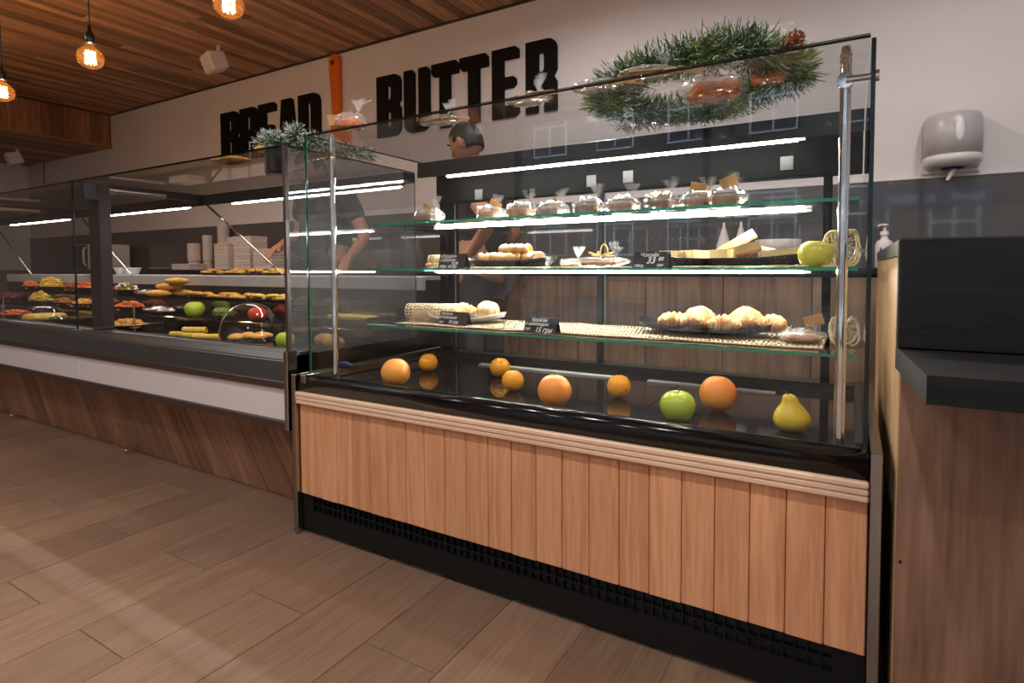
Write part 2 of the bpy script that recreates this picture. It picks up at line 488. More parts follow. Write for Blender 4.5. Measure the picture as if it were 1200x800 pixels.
# ceiling boards
ce = struct(MB().box(SOX - .02, RX1, RY0, RY1, CZ + .012, CZ + .1).build('ceiling', 'black_matt'))
cb = None; rest = MB()
x = SOX + .012; i = 0
BW = .078
while x < RX1:
    cut = 2.15 + random.uniform(-.5, .9)
    segs = [(RY0, .6), (.6, cut), (cut, RY1 - .012)]
    for k, (y0, y1) in enumerate(segs):
        if k == 0 or x > -1.9:
            rest.box(x + .002, x + BW - .002, y0 + .001, y1 - .001, CZ, CZ + .013); continue
        b_ = MB().cbox(-BW / 2 + .0015, BW / 2 - .0015, -(y1 - y0) / 2 + .001, (y1 - y0) / 2 - .001, 0, .014, .002)
        o = b_.build('ceiling_board', 'ceil_board', ce, (0, 0, 0))
        o.location = (x + BW / 2, (y0 + y1) / 2, CZ + random.uniform(-.004, .002))
    x += BW; i += 1
o = rest.build('ceiling_board_field', 'ceil_board', ce); o['kind'] = 'stuff'
MB().box(SOX, RX1, RY1 - .012, RY1 - .0006, CZ - .016, CZ + .012).build('edge_strip', 'dark_rail', ce)
# lowered soffit at the far end
so = struct(MB().box(RX0, SOX - .02, RY0, RY1, SOZ + .014, CZ + .1).build('trim_3', 'black_matt'))
y = RY1 - .012
while y > .9:
    w = random.choice((.085, .1, .12))
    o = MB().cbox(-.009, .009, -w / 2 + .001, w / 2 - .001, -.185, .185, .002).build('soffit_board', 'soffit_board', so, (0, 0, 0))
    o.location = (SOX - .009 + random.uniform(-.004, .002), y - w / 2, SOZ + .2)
    y -= w
MB().cbox(SOX - .03, SOX + .012, RY0, RY1 - .002, SOZ - .004, SOZ + .03, .003).build('edge_beam', 'ceil_board', so)
x = SOX - .035
while x > RX0 + .05:
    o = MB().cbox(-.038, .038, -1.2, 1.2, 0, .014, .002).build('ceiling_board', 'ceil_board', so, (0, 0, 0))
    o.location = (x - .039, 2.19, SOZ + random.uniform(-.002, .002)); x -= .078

# street outside the shop window: pavement and the building opposite with its bank sign
struct(MB().box(-40, 40, -26, RY0 - .16, -.3, -.12).build('street_ground', 'outside_ground'))
fc = thing('street_building', 'dark street building with white windows across the road', 'building', (0, -14, -.12), world=True)
MB().box(-16, 18, -17, -14, -.12, 8.5).build('facade_wall', 'facade', fc)
for fz in (0.9, 4.2):
    for k in range(-6, 8):
        xx = k * 2.3 + .35
        w_ = MB().box(xx - .62, xx + .62, -14.03, -13.96, fz - .1 + .5, fz + 2.1).build('facade_window', 'window_white', fc)
        p_ = MB()
        for q in (-.56, .03):
            for z0, z1 in ((fz + .46, fz + 1.35), (fz + 1.41, fz + 2.04)):
                p_.box(xx + q, xx + q + .53, -13.965, -13.95, z0, z1)
        p_.build('pane', 'window_dark', w_, ORG[fc.name])
def text_mesh(s, size, mat, name='lettering', shear=0, depth=.0, align='LEFT', bold=0):
    cu = bpy.data.curves.new('txt', 'FONT'); cu.body = s; cu.size = size; cu.shear = shear; cu.extrude = depth; cu.align_x = align
    cu.resolution_u = 2; cu.offset = size * bold
    to = bpy.data.objects.new('txt', cu); COL.objects.link(to)
    bpy.context.view_layer.update()
    me = bpy.data.meshes.new_from_object(to.evaluated_get(bpy.context.evaluated_depsgraph_get()))
    bpy.data.objects.remove(to); bpy.data.curves.remove(cu)
    me.name = name; me.materials.clear(); me.materials.append(M[mat])
    o = bpy.data.objects.new(name, me); COL.objects.link(o)
    return o
sgn = thing('bank_sign', 'blue bank sign with pale lettering on the street building', 'sign', (2.0, -13.94, 2.9), world=True)
MB().box(.6, 3.6, -13.945, -13.88, 2.75, 3.25).build('sign_board', 'sign_blue', sgn)
for w_, x_ in (('БАНК', .95), ('КАМБІО', -.45)):
    t = text_mesh(w_, .30, 'sign_letter', depth=.006, align='CENTER'); t.parent = sgn
    t.rotation_euler = (PI / 2, 0, PI); t.location = (x_, .07, .0)

# ================================================================== PASTRY DISPLAY CASE
CS = thing('display_case', 'glass pastry display case with light vertical wood planks and black plinth', 'display case', (-.8, 1.6, 0), world=True)
def cpart(mb, name, mat, label=None):
    o = mb.build(name, mat, CS)
    if label: o['label'] = label
    return o
XL, XR = -1.635, .036
px_j = [347.4, 358.8, 375.6, 393.3, 412.2, 432.6, 453.3, 474.9, 496.5, 520.5, 545.4, 571.5, 598.8, 627.6, 658.2, 690.3, 725.4, 760.8, 798.9, 837.9, 879, 921.6, 967.8, 1018]
xs = [ony(p, 473 + (p - 347.4) * .1758, 1.238).x for p in px_j]
xs[0] = XL; xs[-1] = XR
for a, bb in zip(xs[:-1], xs[1:]):
    w = (bb - a) / 2
    o = MB().cbox(-w + .0008, w - .0008, 0, .02, -.157, .157, .0022).build('plank', 'case_plank', CS, (0, 0, 0))
    o.location = Vector(((a + bb) / 2, 1.237 + random.uniform(-.0008, .0008), .296 + random.uniform(-.001, .001))) - Vector(CS.location)
for k in range(3):
    cpart(MB().cbox(XL - .002, XR, 1.2235 - .0015 * k, 1.285, .450 + k * .0138, .4636 + k * .0138, .0032), 'trim_rail', 'case_trim')
cpart(MB().box(XL, XR, 1.26, 1.96, .02, .50), 'carcass', 'black_matt')
for s_, (a, bb) in enumerate(((-1.655, -1.6365), (.0375, .0575))):
    cpart(MB().cbox(a, bb, 1.222, 1.985, .028 if s_ else .004, .549, .0015), 'end_panel', 'steel', 'polished steel end panel')
cpart(MB().box(XL, XR, 1.246, 1.30, .012, .078).box(XL, XR, 1.275, 1.30, .078, .14).box(XL, -1.585, 1.246, 1.275, .078, .14).box(-.02, XR, 1.246, 1.275, .078, .14), 'plinth', 'plinth_black')
g = MB()
nx = 66
for k in range(nx + 1):
    xx = -1.585 + (1.565) * k / nx
    g.box(xx - .002, xx + .002, 1.247, 1.262, .08, .139)
for z in (.079, .107, .135): g.box(-1.585, -.02, 1.2465, 1.262, z - .002, z + .002)
cpart(g, 'vent_grille', 'plinth_black')
# rounded black front bumper
prof = [(1.232, .4925), (1.292, .4925)] + [(1.262 + .030 * math.cos(q), .520 + .026 * math.sin(q)) for q in [PI * k / 12 for k in range(13)]]
mb = MB(); mb.prism(prof, XL + .003, XR - .001, 'x'); mb.sm = [len(f_) == 4 for f_ in mb.f]
cpart(mb, 'bumper', 'black_gloss')
# deck: three black sheets
DZ = .52
j1 = (onz(552, 464, DZ).x + onz(617, 440, DZ).x) / 2; j2 = (onz(741, 490, DZ).x + onz(773, 466, DZ).x) / 2
for a, bb in ((-1.592, j1 - .0015), (j1 + .0015, j2 - .0015), (j2 + .0015, .022)):
    cpart(MB().cbox(a, bb, 1.292, 1.925, DZ - .012, DZ, .001), 'deck_sheet', 'black_deck')
for (p, q) in (((567, 425), (738, 441)), ((760, 445), (905, 466))):
    a = onz(*p, DZ + .004); bb = onz(*q, DZ + .004)
    cpart(MB().cbox(a.x, bb.x, 1.80, 1.825, DZ, DZ + .006, .001), 'rear_strip', 'white_plastic', 'cream rear strip on the deck')
cpart(MB().cbox(-1.612, -1.588, 1.225, 1.985, .523, .551, .002), 'side_rail', 'steel')
cpart(MB().cbox(.012, .034, 1.30, 1.985, .523, .548, .002), 'side_rail', 'black_satin')
# glass
GT = 1.353
cpart(MB().pane(-1.605, .0225, 1.256, 1.262, .5465, GT), 'front_pane', ['clear_glass', 'edge_dark'])
cpart(MB().pane(-1.607, -1.601, 1.2635, 1.98, .552, GT - .002), 'side_pane', ['clear_glass', 'edge_green'])
cpart(MB().pane(.0245, .0325, 1.250, 1.98, .549, GT - .012), 'side_pane', ['clear_glass', 'edge_dark'])
cpart(MB().pane(-1.5995, .0235, 1.2635, 1.98, GT - .006, GT), 'top_pane', ['clear_glass', 'edge_dark'])
SH = []
for z, y0 in ((.697, 1.50), (.904, 1.56), (1.076, 1.56)):
    SH.append(cpart(MB().pane(-1.590, .012, y0, 1.90, z - .008, z), 'glass_shelf', ['shelf_glass', 'edge_green'], 'green-edged glass shelf'))
# chrome uprights with disc clamps and arms
for xx, s_ in ((-.018, 1), (-1.515, -1)):
    pr = cpart(MB().tube([(xx, 1.292, DZ), (xx, 1.292, 1.31)], .0105, 14), 'upright', 'chrome', 'chrome upright post')
    k = MB(); k.tube([(xx, 1.292, 1.31), (xx, 1.292, 1.347)], .0085, 14)
    for z in (1.318, 1.33): k.tube([(xx, 1.292, z - .003), (xx, 1.292, z + .003)], .0112, 14)
    subpart(k.build('end_fitting', 'chrome', None, (ORG[CS.name])), pr)
    subpart(MB().tube([(xx, 1.292, DZ), (xx, 1.292, DZ + .012)], .015, 14).build('foot_fitting', 'chrome', None, ORG[CS.name]), pr)
    z = 1.276
    a = MB(); a.tube([(xx, 1.272, z), (xx, 1.284, z)], .0155, 20); a.tube([(xx, 1.27, z - .001), (xx + s_ * (.046 if s_ > 0 else .0845), 1.27, z - .001)], .0062, 10)
    a.tube([(xx + s_ * (.0508 if s_ > 0 else .092), 1.27, z - .001), (xx + s_ * (.057 if s_ > 0 else .098), 1.27, z - .001)], .011, 14)
    subpart(a.build('pane_clamp', 'chrome', None, ORG[CS.name]), pr)
# rear frame
BY = 1.95
for a, bb in ((-1.585, -1.520), (-.0815, -.058)):
    cpart(MB().cbox(a, bb, BY - .025, BY + .03, DZ - .01, 1.1895, .002), 'rear_post', 'void_black')
cpart(MB().cbox(-.838, -.817, BY - .02, BY + .01, .545, 1.19, .002), 'door_stile', 'black_satin')
cpart(MB().box(-1.585, .012, BY - .03, BY + .03, DZ - .012, .545), 'rear_rail', 'black_satin')
cpart(MB().cbox(-1.598, .022, BY - .03, BY + .035, 1.19, 1.306, .002), 'rear_rail', 'void_black')
cpart(MB().cbox(-1.598, .022, 1.80, BY + .03, 1.308, 1.345, .002).box(-1.598, .022, 1.80, 1.806, 1.283, 1.309), 'top_beam', 'black_satin')
cpart(MB().cbox(-1.598, .02, 1.84, 1.90, 1.301, 1.3075, .001), 'light_tray', 'black_matt')
for a, bb in ((-1.519, -.839), (-.816, -.0825)):
    d = cpart(MB().pane(a, bb, BY - .006, BY, .5455, 1.1895), 'rear_door', ['clear_glass', 'edge_green'])
    subpart(MB().cbox(a + .003, a + .009, BY - .010, BY - .007, .56, 1.18, .0008).build('door_strip', 'brushed', None, ORG[CS.name]), d)
for pxx, pyy in ((561, 228), (693, 212), (736, 207), (922, 191)):
    c = ony(pxx, pyy, BY - .032)
    h = MB().cbox(c.x - .019, c.x + .019, BY - .034, BY - .0305, c.z - .021, c.z + .021, .001)
    for q in (-1, 1): h.tube([(c.x + q * .012, BY - .0345, c.z - .008), (c.x + q * .012, BY - .037, c.z - .008)], .004, 8)
    cpart(h, 'hinge_plate', 'hinge_grey')
# shelf brackets
for xx in (-1.54, -.07):
    for z, y0 in ((.697, 1.62), (.904, 1.66), (1.076, 1.66)):
        cpart(MB().prism([(BY - .026, z - .01), (BY - .026, z - .075), (BY - .034, z - .075), (BY - .040, z - .045), (BY - .075, z - .024), (y0, z - .016), (y0, z - .010)][::-1], xx - .004, xx + .004, 'x'), 'shelf_bracket', 'plinth_black')
# light tubes
def led_tube(x0, x1, y, z, parent, mat='led', r=.0085):
    h = MB().cbox(x0 - .02, x1 + .02, y + r + .0005, y + r + .010, z - .004, z + min(.004, r), .001).build('light_tube', 'led_housing', parent)
    l = MB().tube([(x0, y, z), (x1, y, z)], r, 8).build('light_diffuser', mat, None, ORG[parent.name]); l.parent = h
    return h
led_tube(-1.475, -.149, 1.85, 1.291, CS)
led_tube(-1.43, -.12, 1.72, 1.0637, CS, 'led_shelf', r=.0035)
led_tube(-1.43, -.12, 1.72, .8917, CS, 'led_shelf', r=.0035)
# small oval maker's badge on the left rail, and the cable clips on the right side
c = onz(400, 428, .556)
bd = MB().grid(lambda u, v: (-1.575 + .040 * v * math.cos(2 * PI * u), 1.30, .563 + .0155 * v * math.sin(2 * PI * u)), 28, 5, cu=True)
c = ony(400, 428, 1.30)
bd = MB(); bd.lathe([(0, .003), (.9, .003), (1, 0), (1, -.004), (0, -.004)], n=28)
bd.v = [(c.x + p[0] * .034, 1.31 - p[2], c.z + p[1] * .0125) for p in bd.v]
cpart(bd, 'badge', 'navy', 'dark blue oval badge')

# ================================================================== DELI COUNTERS (three units in a row)
def clip(poly, ax, v, keep_less):
    out = []
    for i in range(len(poly)):
        a, bb = poly[i - 1], poly[i]
        ia = (a[ax] <= v) == keep_less; ib = (bb[ax] <= v) == keep_less
        if ia != ib:
            t = (v - a[ax]) / (bb[ax] - a[ax])
            out.append((a[0] + (bb[0] - a[0]) * t, a[1] + (bb[1] - a[1]) * t))
        if ib: out.append(bb)
    return out
DGY = 1.25
def deli_unit(xa, xb, label, led, end):
    U = thing('deli_counter', label, 'display counter', ((xa + xb) / 2, 1.65, 0), world=True, group='deli counter units in a row')
    P = lambda mb, n, m: mb.build(n, m, U)
    P(MB().box(xa, xb, 1.43, 2.12, .0, .56), 'carcass', 'black_matt')
    # diagonal planks on the plinth
    w = .094; h = .36; dx = .27
    k = -6
    while True:
        x0 = xa + k * w
        if x0 - dx > xb: break
        poly = [(x0 + dx + .0008, 0.002), (x0 + dx + w - .0008, 0.002), (x0 + w - .0008, h), (x0 + .0008, h)]
        for ax, v, kl in ((0, xa + .001, False), (0, xb - .001, True)):
            if len(poly) > 2: poly = clip(poly, ax, v, kl)
        k += 1
        if len(poly) < 3: continue
        cx = sum(p[0] for p in poly) / len(poly); cz = sum(p[1] for p in poly) / len(poly)
        ang = math.atan2(h, -dx)
        ca, sa = math.cos(-ang), math.sin(-ang)
        lp = [((p[0] - cx) * ca - (p[1] - cz) * sa, (p[0] - cx) * sa + (p[1] - cz) * ca) for p in poly]
        o = MB().prism(lp, 0, .02, 'y').build('plank', 'deli_plank', U, (0, 0, 0))
        o.rotation_euler = (0, -ang, 0)
        o.location = Vector((cx, 1.408 + random.uniform(-.0015, .0015), cz)) - Vector(U.location)
    # front: rail, white band, dark strip, sloped metal sill
    P(MB().box(xa, xb, DGY + .012, 1.43, .352, .372), 'underside', 'dark_rail')
    P(MB().cbox(xa, xb, DGY - .006, DGY + .05, .346, .371, .002), 'lower_rail', 'dark_rail')
    P(MB().cbox(xa + .002, xb - .002, DGY + .002, DGY + .04, .3715, .485, .001), 'white_band', 'white_band')
    P(MB().cbox(xa, xb, DGY - .008, DGY + .05, .4855, .512, .002), 'upper_rail', 'dark_rail')
    prof = [(DGY - .004, .5125), (DGY + .12, .5125), (DGY + .12, .60), (DGY + .075, .612), (DGY + .045, .612), (DGY + .012, .578), (DGY + .0, .545)]
    sl = MB().prism(prof, xa, xb, 'x'); P(sl, 'sill', 'sill_metal')
    v = MB()
    n = int((xb - xa) / .018)
    for q in range(n): v.box(xa + .02 + q * .018, xa + .032 + q * .018, DGY + .08, DGY + .10, .612, .6135)
    P(v, 'air_slots', 'black_matt')
    # stepped deck
    for y0, y1, z in ((1.37, 1.645, .59), (1.645, 1.78, .65), (1.78, 1.932, .735)):
        P(MB().cbox(xa + .003, xb - .003, y0, y1 + .004, .56, z, .002), 'deck_step', 'black_deck')
    P(MB().cbox(xa, xb, 1.938, 1.965, .805, .868, .003).box(xa, xb, 1.965, 2.15, .852, .868), 'rear_ledge', 'ledge_grey')
    P(MB().box(xa, xb, 1.94, 1.965, .56, .804), 'riser', 'black_matt')
    P(MB().box(xa, xb, 1.966, 2.12, .50, .850), 'rear_cabinet', 'black_matt')
    # glass box
    GZ = 1.331
    P(MB().pane(xa + .003, xb - .003, DGY, DGY + .006, .612, GZ), 'front_pane', ['clear_glass', 'edge_dark'])
    P(MB().pane(xa + .003, xb - .003, DGY + .007, 1.90, GZ - .006, GZ), 'top_pane', ['clear_glass', 'edge_dark'])
    # rear beam, cross beam, post
    P(MB().cbox(xa, xb, 1.83, 1.90, 1.283, 1.323, .002).box(xa, xb, 1.828, 1.833, 1.263, 1.322), 'rear_beam', 'black_satin')
    P(MB().cbox(xa + .004, xa + .05, DGY + .03, 1.828, 1.285, 1.322, .002), 'cross_beam', 'black_satin')
    P(MB().cbox(xa + .003, xa + .112, DGY + .06, DGY + .11, .612, 1.322, .003), 'front_post', 'post_dark')
    P(MB().tube([(xa + .09, DGY + .05, 1.29), (xa + .09, 1.62, 1.29)], .011, 10), 'gas_strut', 'brushed')
    led_tube(led[0], led[1], 1.865, 1.268, U, 'led_deli', .0075)
    a = Vector((xa + .02, 1.87, 1.28)); bb = Vector((xa + .70, 1.87, .87))
    P(MB().tube([a, a.lerp(bb, .45)], .0065, 8).tube([a.lerp(bb, .45), bb], .0045, 8), 'brace_rod', 'chrome')
    P(MB().tube([(xa + .32, DGY + .1, .612), (xa + .32, DGY + .1, .74)], .0035, 6), 'rail_pin', 'brushed')
    if end:
        P(MB().pane(xb - .007, xb, DGY + .008, 1.90, .60, GZ - .008), 'side_pane', ['grey_glass', 'edge_dark'])
        P(MB().cbox(xb - .016, xb + .004, DGY - .012, DGY + .03, .342, .62, .002), 'corner_post', 'steel')
        P(MB().cbox(xb - .010, xb + .003, DGY - .005, DGY + .012, .62, GZ - .004, .002), 'corner_trim', 'dark_rail')
        P(MB().box(xb - .02, xb, DGY + .02, 2.12, .0, .60), 'end_panel', 'black_satin')
    return U
deli_unit(-3.27, -1.70, 'brown deli counter with grey side glass, next to the pastry case', (-2.98, -1.76), True)
deli_unit(-4.80, -3.272, 'brown deli counter between two others, second from the pastry case', (-4.6, -3.42), False)
deli_unit(-6.33, -4.802, 'brown deli counter farthest from the pastry case', (-5.96, -4.95), False)
# black lamp boxes on the counter tops, and small feet cameras
for pxy, lab in (((107, 225), 'small black speaker box at the top of the deli counter post'), ((323, 190), 'small black speaker box at the garland end of the deli counter')):
    c = ony(*pxy, 1.30)
    o = thing('speaker_box', lab, 'speaker', (c.x, 1.30, c.z), -.5, 'black speaker boxes on the deli counters')
    MB().cbox(-.042, .042, -.03, .03, -.045, .045, .006).build('housing', 'black_satin', o)
    MB().cbox(-.034, .034, -.0325, -.0305, -.037, .037, .0005).build('grille', 'black_matt', o)
# little chrome foot pegs at the plank plinth
for pxy, lab in (((160, 524), 'chrome door stop peg on the diagonal plank plinth beside the white band joint'), ((25, 484), 'chrome door stop peg at the far end of the diagonal plank plinth')):
    c = ony(*pxy, 1.40)
    o = thing('door_stop', lab, 'door stop', (c.x, 1.407, c.z), 0, 'chrome pegs on the plank plinth')
    MB().tube([(0, 0, 0), (0, -.045, 0)], .006, 10).build('peg', 'chrome', o)
    MB().sph((0, -.05, 0), .011, 10, 8).build('knob', 'chrome', o)

# ================================================================== RIGHT COUNTER
RC = thing('wood_counter', 'brown wood counter with black ledge and black upstand', 'counter', (.9, 1.6, 0), world=True)
RP = lambda mb, n, m: mb.build(n, m, RC)
RXa, RXb, RYa = .078, 2.3, 1.18
RP(MB().cbox(RXa + .001, RXb, RYa, RYa + .022, 0, .72, .0015), 'front_panel', 'counter_wood')
RP(MB().cbox(RXa, RXa + .02, RYa + .0225, 2.30, 0, .925, .0015), 'side_panel', 'counter_side_wood')
RP(MB().cbox(RXa - .002, RXa + .024, RYa + .028, 2.31, .926, .957, .001), 'top_strip', 'brushed')
RP(MB().box(RXa + .024, RXb, RYa + .03, 2.28, .60, .90), 'worktop', 'white_plastic')
RP(MB().cbox(RXa - .006, RXb, RYa - .012, RYa + .026, .7605, .956, .003), 'upstand', 'black_laminate')
lp = [(RXa - .006, RYa + .026), (RXa + .012, .90), (RXb, .90), (RXb, RYa + .026)]
lp2 = MB(); lp2.prism(lp, .7205, .760, 'z'); RP(lp2, 'ledge', 'black_laminate')
c = ony(1055, 658, RYa); RP(MB().tube([(c.x, RYa - .001, c.z), (c.x, RYa + .002, c.z)], .003, 8), 'screw_hole', 'black_matt')
c = ony(1061, 446, RYa); RP(MB().tube([(c.x + .02, RYa - .02, .705), (c.x + .02, RYa - .02, .7203)], .008, 8), 'ledge_bolt', 'black_satin')

# ================================================================== BACK COUNTER
BC = thing('back_counter', 'long back counter with brown wood cabinet doors and dark top', 'counter', (-3.5, 3.1, 0), world=True)
BYF = 2.8
jx = [ony(q, 380, BYF).x for q in (677, 757.5, 847.5, 951)]
step = (jx[-1] - jx[0]) / 3
BX0, BX1 = jx[0] - step * 21, jx[-1] + step * 2
MB().box(BX0, BX1, BYF + .022, 3.385, .0, .868).build('carcass', 'black_matt', BC)
MB().cbox(BX0, BX1, BYF - .015, 3.386, .87, .90, .003).build('worktop', 'black_satin', BC)
n = int(round((BX1 - BX0) / step))
dm = MB().cbox(-step / 2 + .002, step / 2 - .002, 0, .02, -.375, .375, .001).build('cabinet_door', 'cabinet_wood', BC, (0, 0, 0))
for k in range(n):
    o = dm if k == 0 else dm.copy()
    if k: COL.objects.link(o)
    o.location = Vector((BX0 + (k + .5) * step, BYF, .485)) - Vector(BC.location)

# hand sanitizer on the back counter
c = ony(1036, 300, 2.9)
o = thing('sanitizer_bottle', 'white pump bottle with blue print behind the wood counter', 'bottle', (c.x, 2.9, .90))
MB().lathe([(0, 0), (.032, 0), (.036, .006), (.036, .10), (.030, .118), (.014, .130), (.0135, .145), (0, .145)], n=20).build('body', 'white_plastic', o)
MB().lathe([(.017, .145), (.017, .162), (.006, .165), (.006, .185), (.013, .187), (.013, .195), (0, .197)], n=14).tube([(0, 0, .19), (-.02, -.02, .19), (-.027, -.027, .183)], .0045, 8).build('pump', 'white_plastic', o)
sq = MB()
for q in range(4): sq.box(-.018 + q * .009, -.012 + q * .009, -.0376, -.0368, .072 - .003 * (q % 2), .090 - .006 * (q % 3))
sq.box(-.02, .018, -.0376, -.0368, .064, .0665); sq.build('print', 'blue_ink', o)
# white sauce bottles and a bowl seen behind the cake shelf
for k, (pxx, lab) in enumerate(((848, 'white conical squeeze bottle on the back counter, beside its twin'), (868, 'white conical squeeze bottle on the back counter, nearer the bowl'))):
    c = ony(pxx, 300, 2.95)
    o = thing('squeeze_bottle', lab, 'bottle', (c.x, 2.95, .90), 0, 'squeeze bottles on the back counter')
    MB().lathe([(0, 0), (.034, 0), (.036, .004), (.036, .12), (.030, .13), (.012, .20), (.010, .205), (0, .205)], n=18).build('body', 'white_plastic', o)
    MB().lathe([(.008, .205), (.005, .235), (0, .236)], n=10).build('nozzle', 'white_plastic', o)
c = ony(912, 280, 2.95)
tag(MB().lathe([(0, .0), (.05, 0), (.06, .02), (.10, .09), (.105, .14), (.10, .14), (.095, .09), (.0, .03)], (c.x, 2.95, .90), 22).build('mixing_bowl', 'white_plastic'), 'grey white mixing bowl on the back counter by the squeeze bottles', 'bowl')
# microwave
c = ony(113, 316, 2.95)
mo = thing('microwave', 'white microwave oven on the back counter', 'microwave', (c.x - .27, 3.12, .90))
MB().cbox(-.25, .25, -.17, .17, .008, .285, .006).build('body', 'white_plastic', mo)
dr = MB().cbox(-.245, .11, -.185, -.1705, .015, .278, .004).build('door', 'black_gloss', mo)
subpart(MB().tube([(.085, -.187, .05), (.10, -.215, .08), (.10, -.215, .22), (.085, -.187, .25)], .009, 8).build('handle', 'white_plastic', None, (0, 0, 0)), dr)
MB().cbox(.115, .245, -.184, -.1705, .015, .278, .003).build('control_panel', 'white_plastic', mo)
# paper cups and cartons
def cup_stack(pxx, y, hgt, r, lab):
    c = ony(pxx, 312, y)
    o = thing('paper_cup_stack', lab, 'cups', (c.x, y, .90), 0, 'upturned stacks of paper cups on the back counter')
    n = max(2, int((hgt - .09) / .016))
    MB().lathe([(0, 0), (r, 0), (r * .98, .005)] + [(r * (1 - .28 * .09 / .12), .085), (0, .086)], n=18).build('cup', 'paper_cup', o)
    for k in range(n):
        z = .086 + k * (hgt - .09) / n
        MB().lathe([(r * .82, z - .006), (r * .99, z), (r * .96, z + (hgt - .09) / n), (r * .75, z + (hgt - .09) / n + .002), (0, z + (hgt - .09) / n + .002)], n=18).build('cup', 'paper_cup', o)
cup_stack(228, 3.12, .26, .06, 'broad stack of brown paper cups left of the slim stack')
cup_stack(244, 3.2, .34, .045, 'slim tall stack of brown paper cups between the broad ones')
cup_stack(263, 3.30, .44, .055, 'tallest stack of brown paper cups behind the takeaway cartons')
cup_stack(277, 3.14, .30, .085, 'widest stack of paper bowls beside the takeaway cartons')
for k, (pxx, pyb, wd, y, nn) in enumerate(((270, 315, .20, 2.90, 4), (294, 315, .22, 2.93, 5), (318, 315, .24, 2.91, 3), (222, 315, .30, 2.90, 1))):
    c = ony(pxx, pyb, y)
    for q in range(nn):
        o = thing('takeaway_carton', ['pale cardboard takeaway carton in the stack beside the paper bowls', 'pale cardboard takeaway carton in the tallest carton stack', 'pale cardboard takeaway carton in the low stack at the end', 'single flat cardboard takeaway carton under the cups'][k], 'carton', (c.x, y, .9005 + q * .056), random.uniform(-.04, .04), 'takeaway cartons on the back counter')
        MB().cbox(-wd / 2, wd / 2, -.08, .08, 0, .036, .003).build('base', 'paper_cup', o)
        MB().cbox(-wd / 2 - .003, wd / 2 + .003, -.083, .083, .0365, .054, .004).build('lid', 'paper_cup', o)
c = ony(140, 318, 2.04)

# ================================================================== FRUIT ON THE DECK
def make_orange(name, mat, label, group, r):
    o = thing(name, label, 'fruit', (0, 0, 0), 0, group)
    rr = random.Random(3)
    MB().sph((0, 0, r * .97), (r, r, r * .97), 28, 18, lambda d: 1 - .03 * max(0, d.z) ** 20 + .012 * math.sin(3 * d.x + 2 * d.y)).build('peel', mat, o)
    MB().lathe([(r * .075, 0), (r * .06, r * .03), (0, r * .03)], (0, 0, r * 1.885), 8).build('stem_button', 'stem_brown', o)
    return o
def make_apple(name, mat, label, r, group=None):
    o = thing(name, label, 'fruit', (0, 0, 0), 0, group)
    prof = []
    for k in range(25):
        t = PI * k / 24
        rr = math.sin(t) ** .82 * (1 + .10 * math.cos(t) * -1)
        z = -math.cos(t)
        z -= .34 * math.exp(-(rr / .22) ** 2) * (1 if z > 0 else -.45)
        prof.append((r * rr, r * .92 * (z + .82)))
    MB().lathe(prof, n=28).build('peel', mat, o)
    z = prof[-1][1]
    MB().tube([(0, 0, z), (.002, 0, z + r * .22), (r * .12, 0, z + r * .42)], [r * .035, r * .03, r * .045], 6).build('stem', 'stem_brown', o)
    return o
def make_pear(label, r):
    o = thing('pear', label, 'fruit')
    prof = [(0, .03), (.30, .0), (.62, .08), (.88, .34), (1.0, .72), (.95, 1.1), (.78, 1.45), (.56, 1.8), (.44, 2.05), (.40, 2.25), (.33, 2.42), (.18, 2.52), (.05, 2.50), (0, 2.48)]
    mb = MB().lathe([(a * r, z * r) for a, z in prof], n=28)
    mb.v = [(p[0] + -.10 * r * max(0, p[2] / r - 1) ** 1.5, p[1], p[2]) for p in mb.v]
    mb.build('peel', 'pear_skin', o)
    MB().tube([(-.18 * r, 0, 2.46 * r), (-.28 * r, 0, 2.62 * r), (-.52 * r, 0, 2.72 * r)], [r * .05, r * .04, r * .06], 6).build('stem', 'stem_brown', o)
    return o
G_OR = 'oranges and grapefruits on the black deck'
ORANGES = [((464, 454), 34, 1, 'large grapefruit at the end of the deck beside the blue badge'),
           ((502, 436), 22, 0, 'small orange near the rear, behind the large end grapefruit'),
           ((586, 443), 24, 0, 'small orange touching a second orange from behind'),
           ((601, 459.5), 26, 0, 'small orange in front of another orange on the deck joint'),
           ((650, 478.5), 40, 1, 'reddish grapefruit by the front bumper between two oranges'),
           ((725, 467), 28, 0, 'single small orange between the reddish grapefruit and green apple'),
           ((841, 483), 43, 1, 'oval orange grapefruit between the green apple and pear')]
for p, dpx, kind, lab in ORANGES:
    c = onz(*p, DZ); r = dpx / 2 / scale_at(c)
    c.y += r * .35; c.x += c.x / c.y * r * .35
    o = make_orange('grapefruit' if kind else 'orange', 'grapefruit_skin' if kind else 'orange_skin', lab, G_OR, r)
    o.location = c; o.rotation_euler = (0, 0, random.uniform(0, 6))
c = onz(794, 494, DZ); r = 41 / 2 / scale_at(c)
o = make_apple('green_apple', 'apple_skin', 'green apple on the black deck beside the oval grapefruit', r); o.location = c + Vector((-.006, .02, 0))
c = onz(928, 507, DZ); r = 42 / 2 / scale_at(c)
o = make_pear('yellow pear with bent stem on the black deck', r); o.location = c + Vector((-.002, .02, 0)); o.rotation_euler = (0, 0, .4); o.scale = (1, 1, .82)
c = ony(955, 313, 1.62); r = 38 / 2 / scale_at(c)
o = make_apple('yellow_apple', 'apple_yellow', 'yellow green apple on the middle shelf beside the cheesecake basket', r); o.location = (c.x, 1.62, .9042)

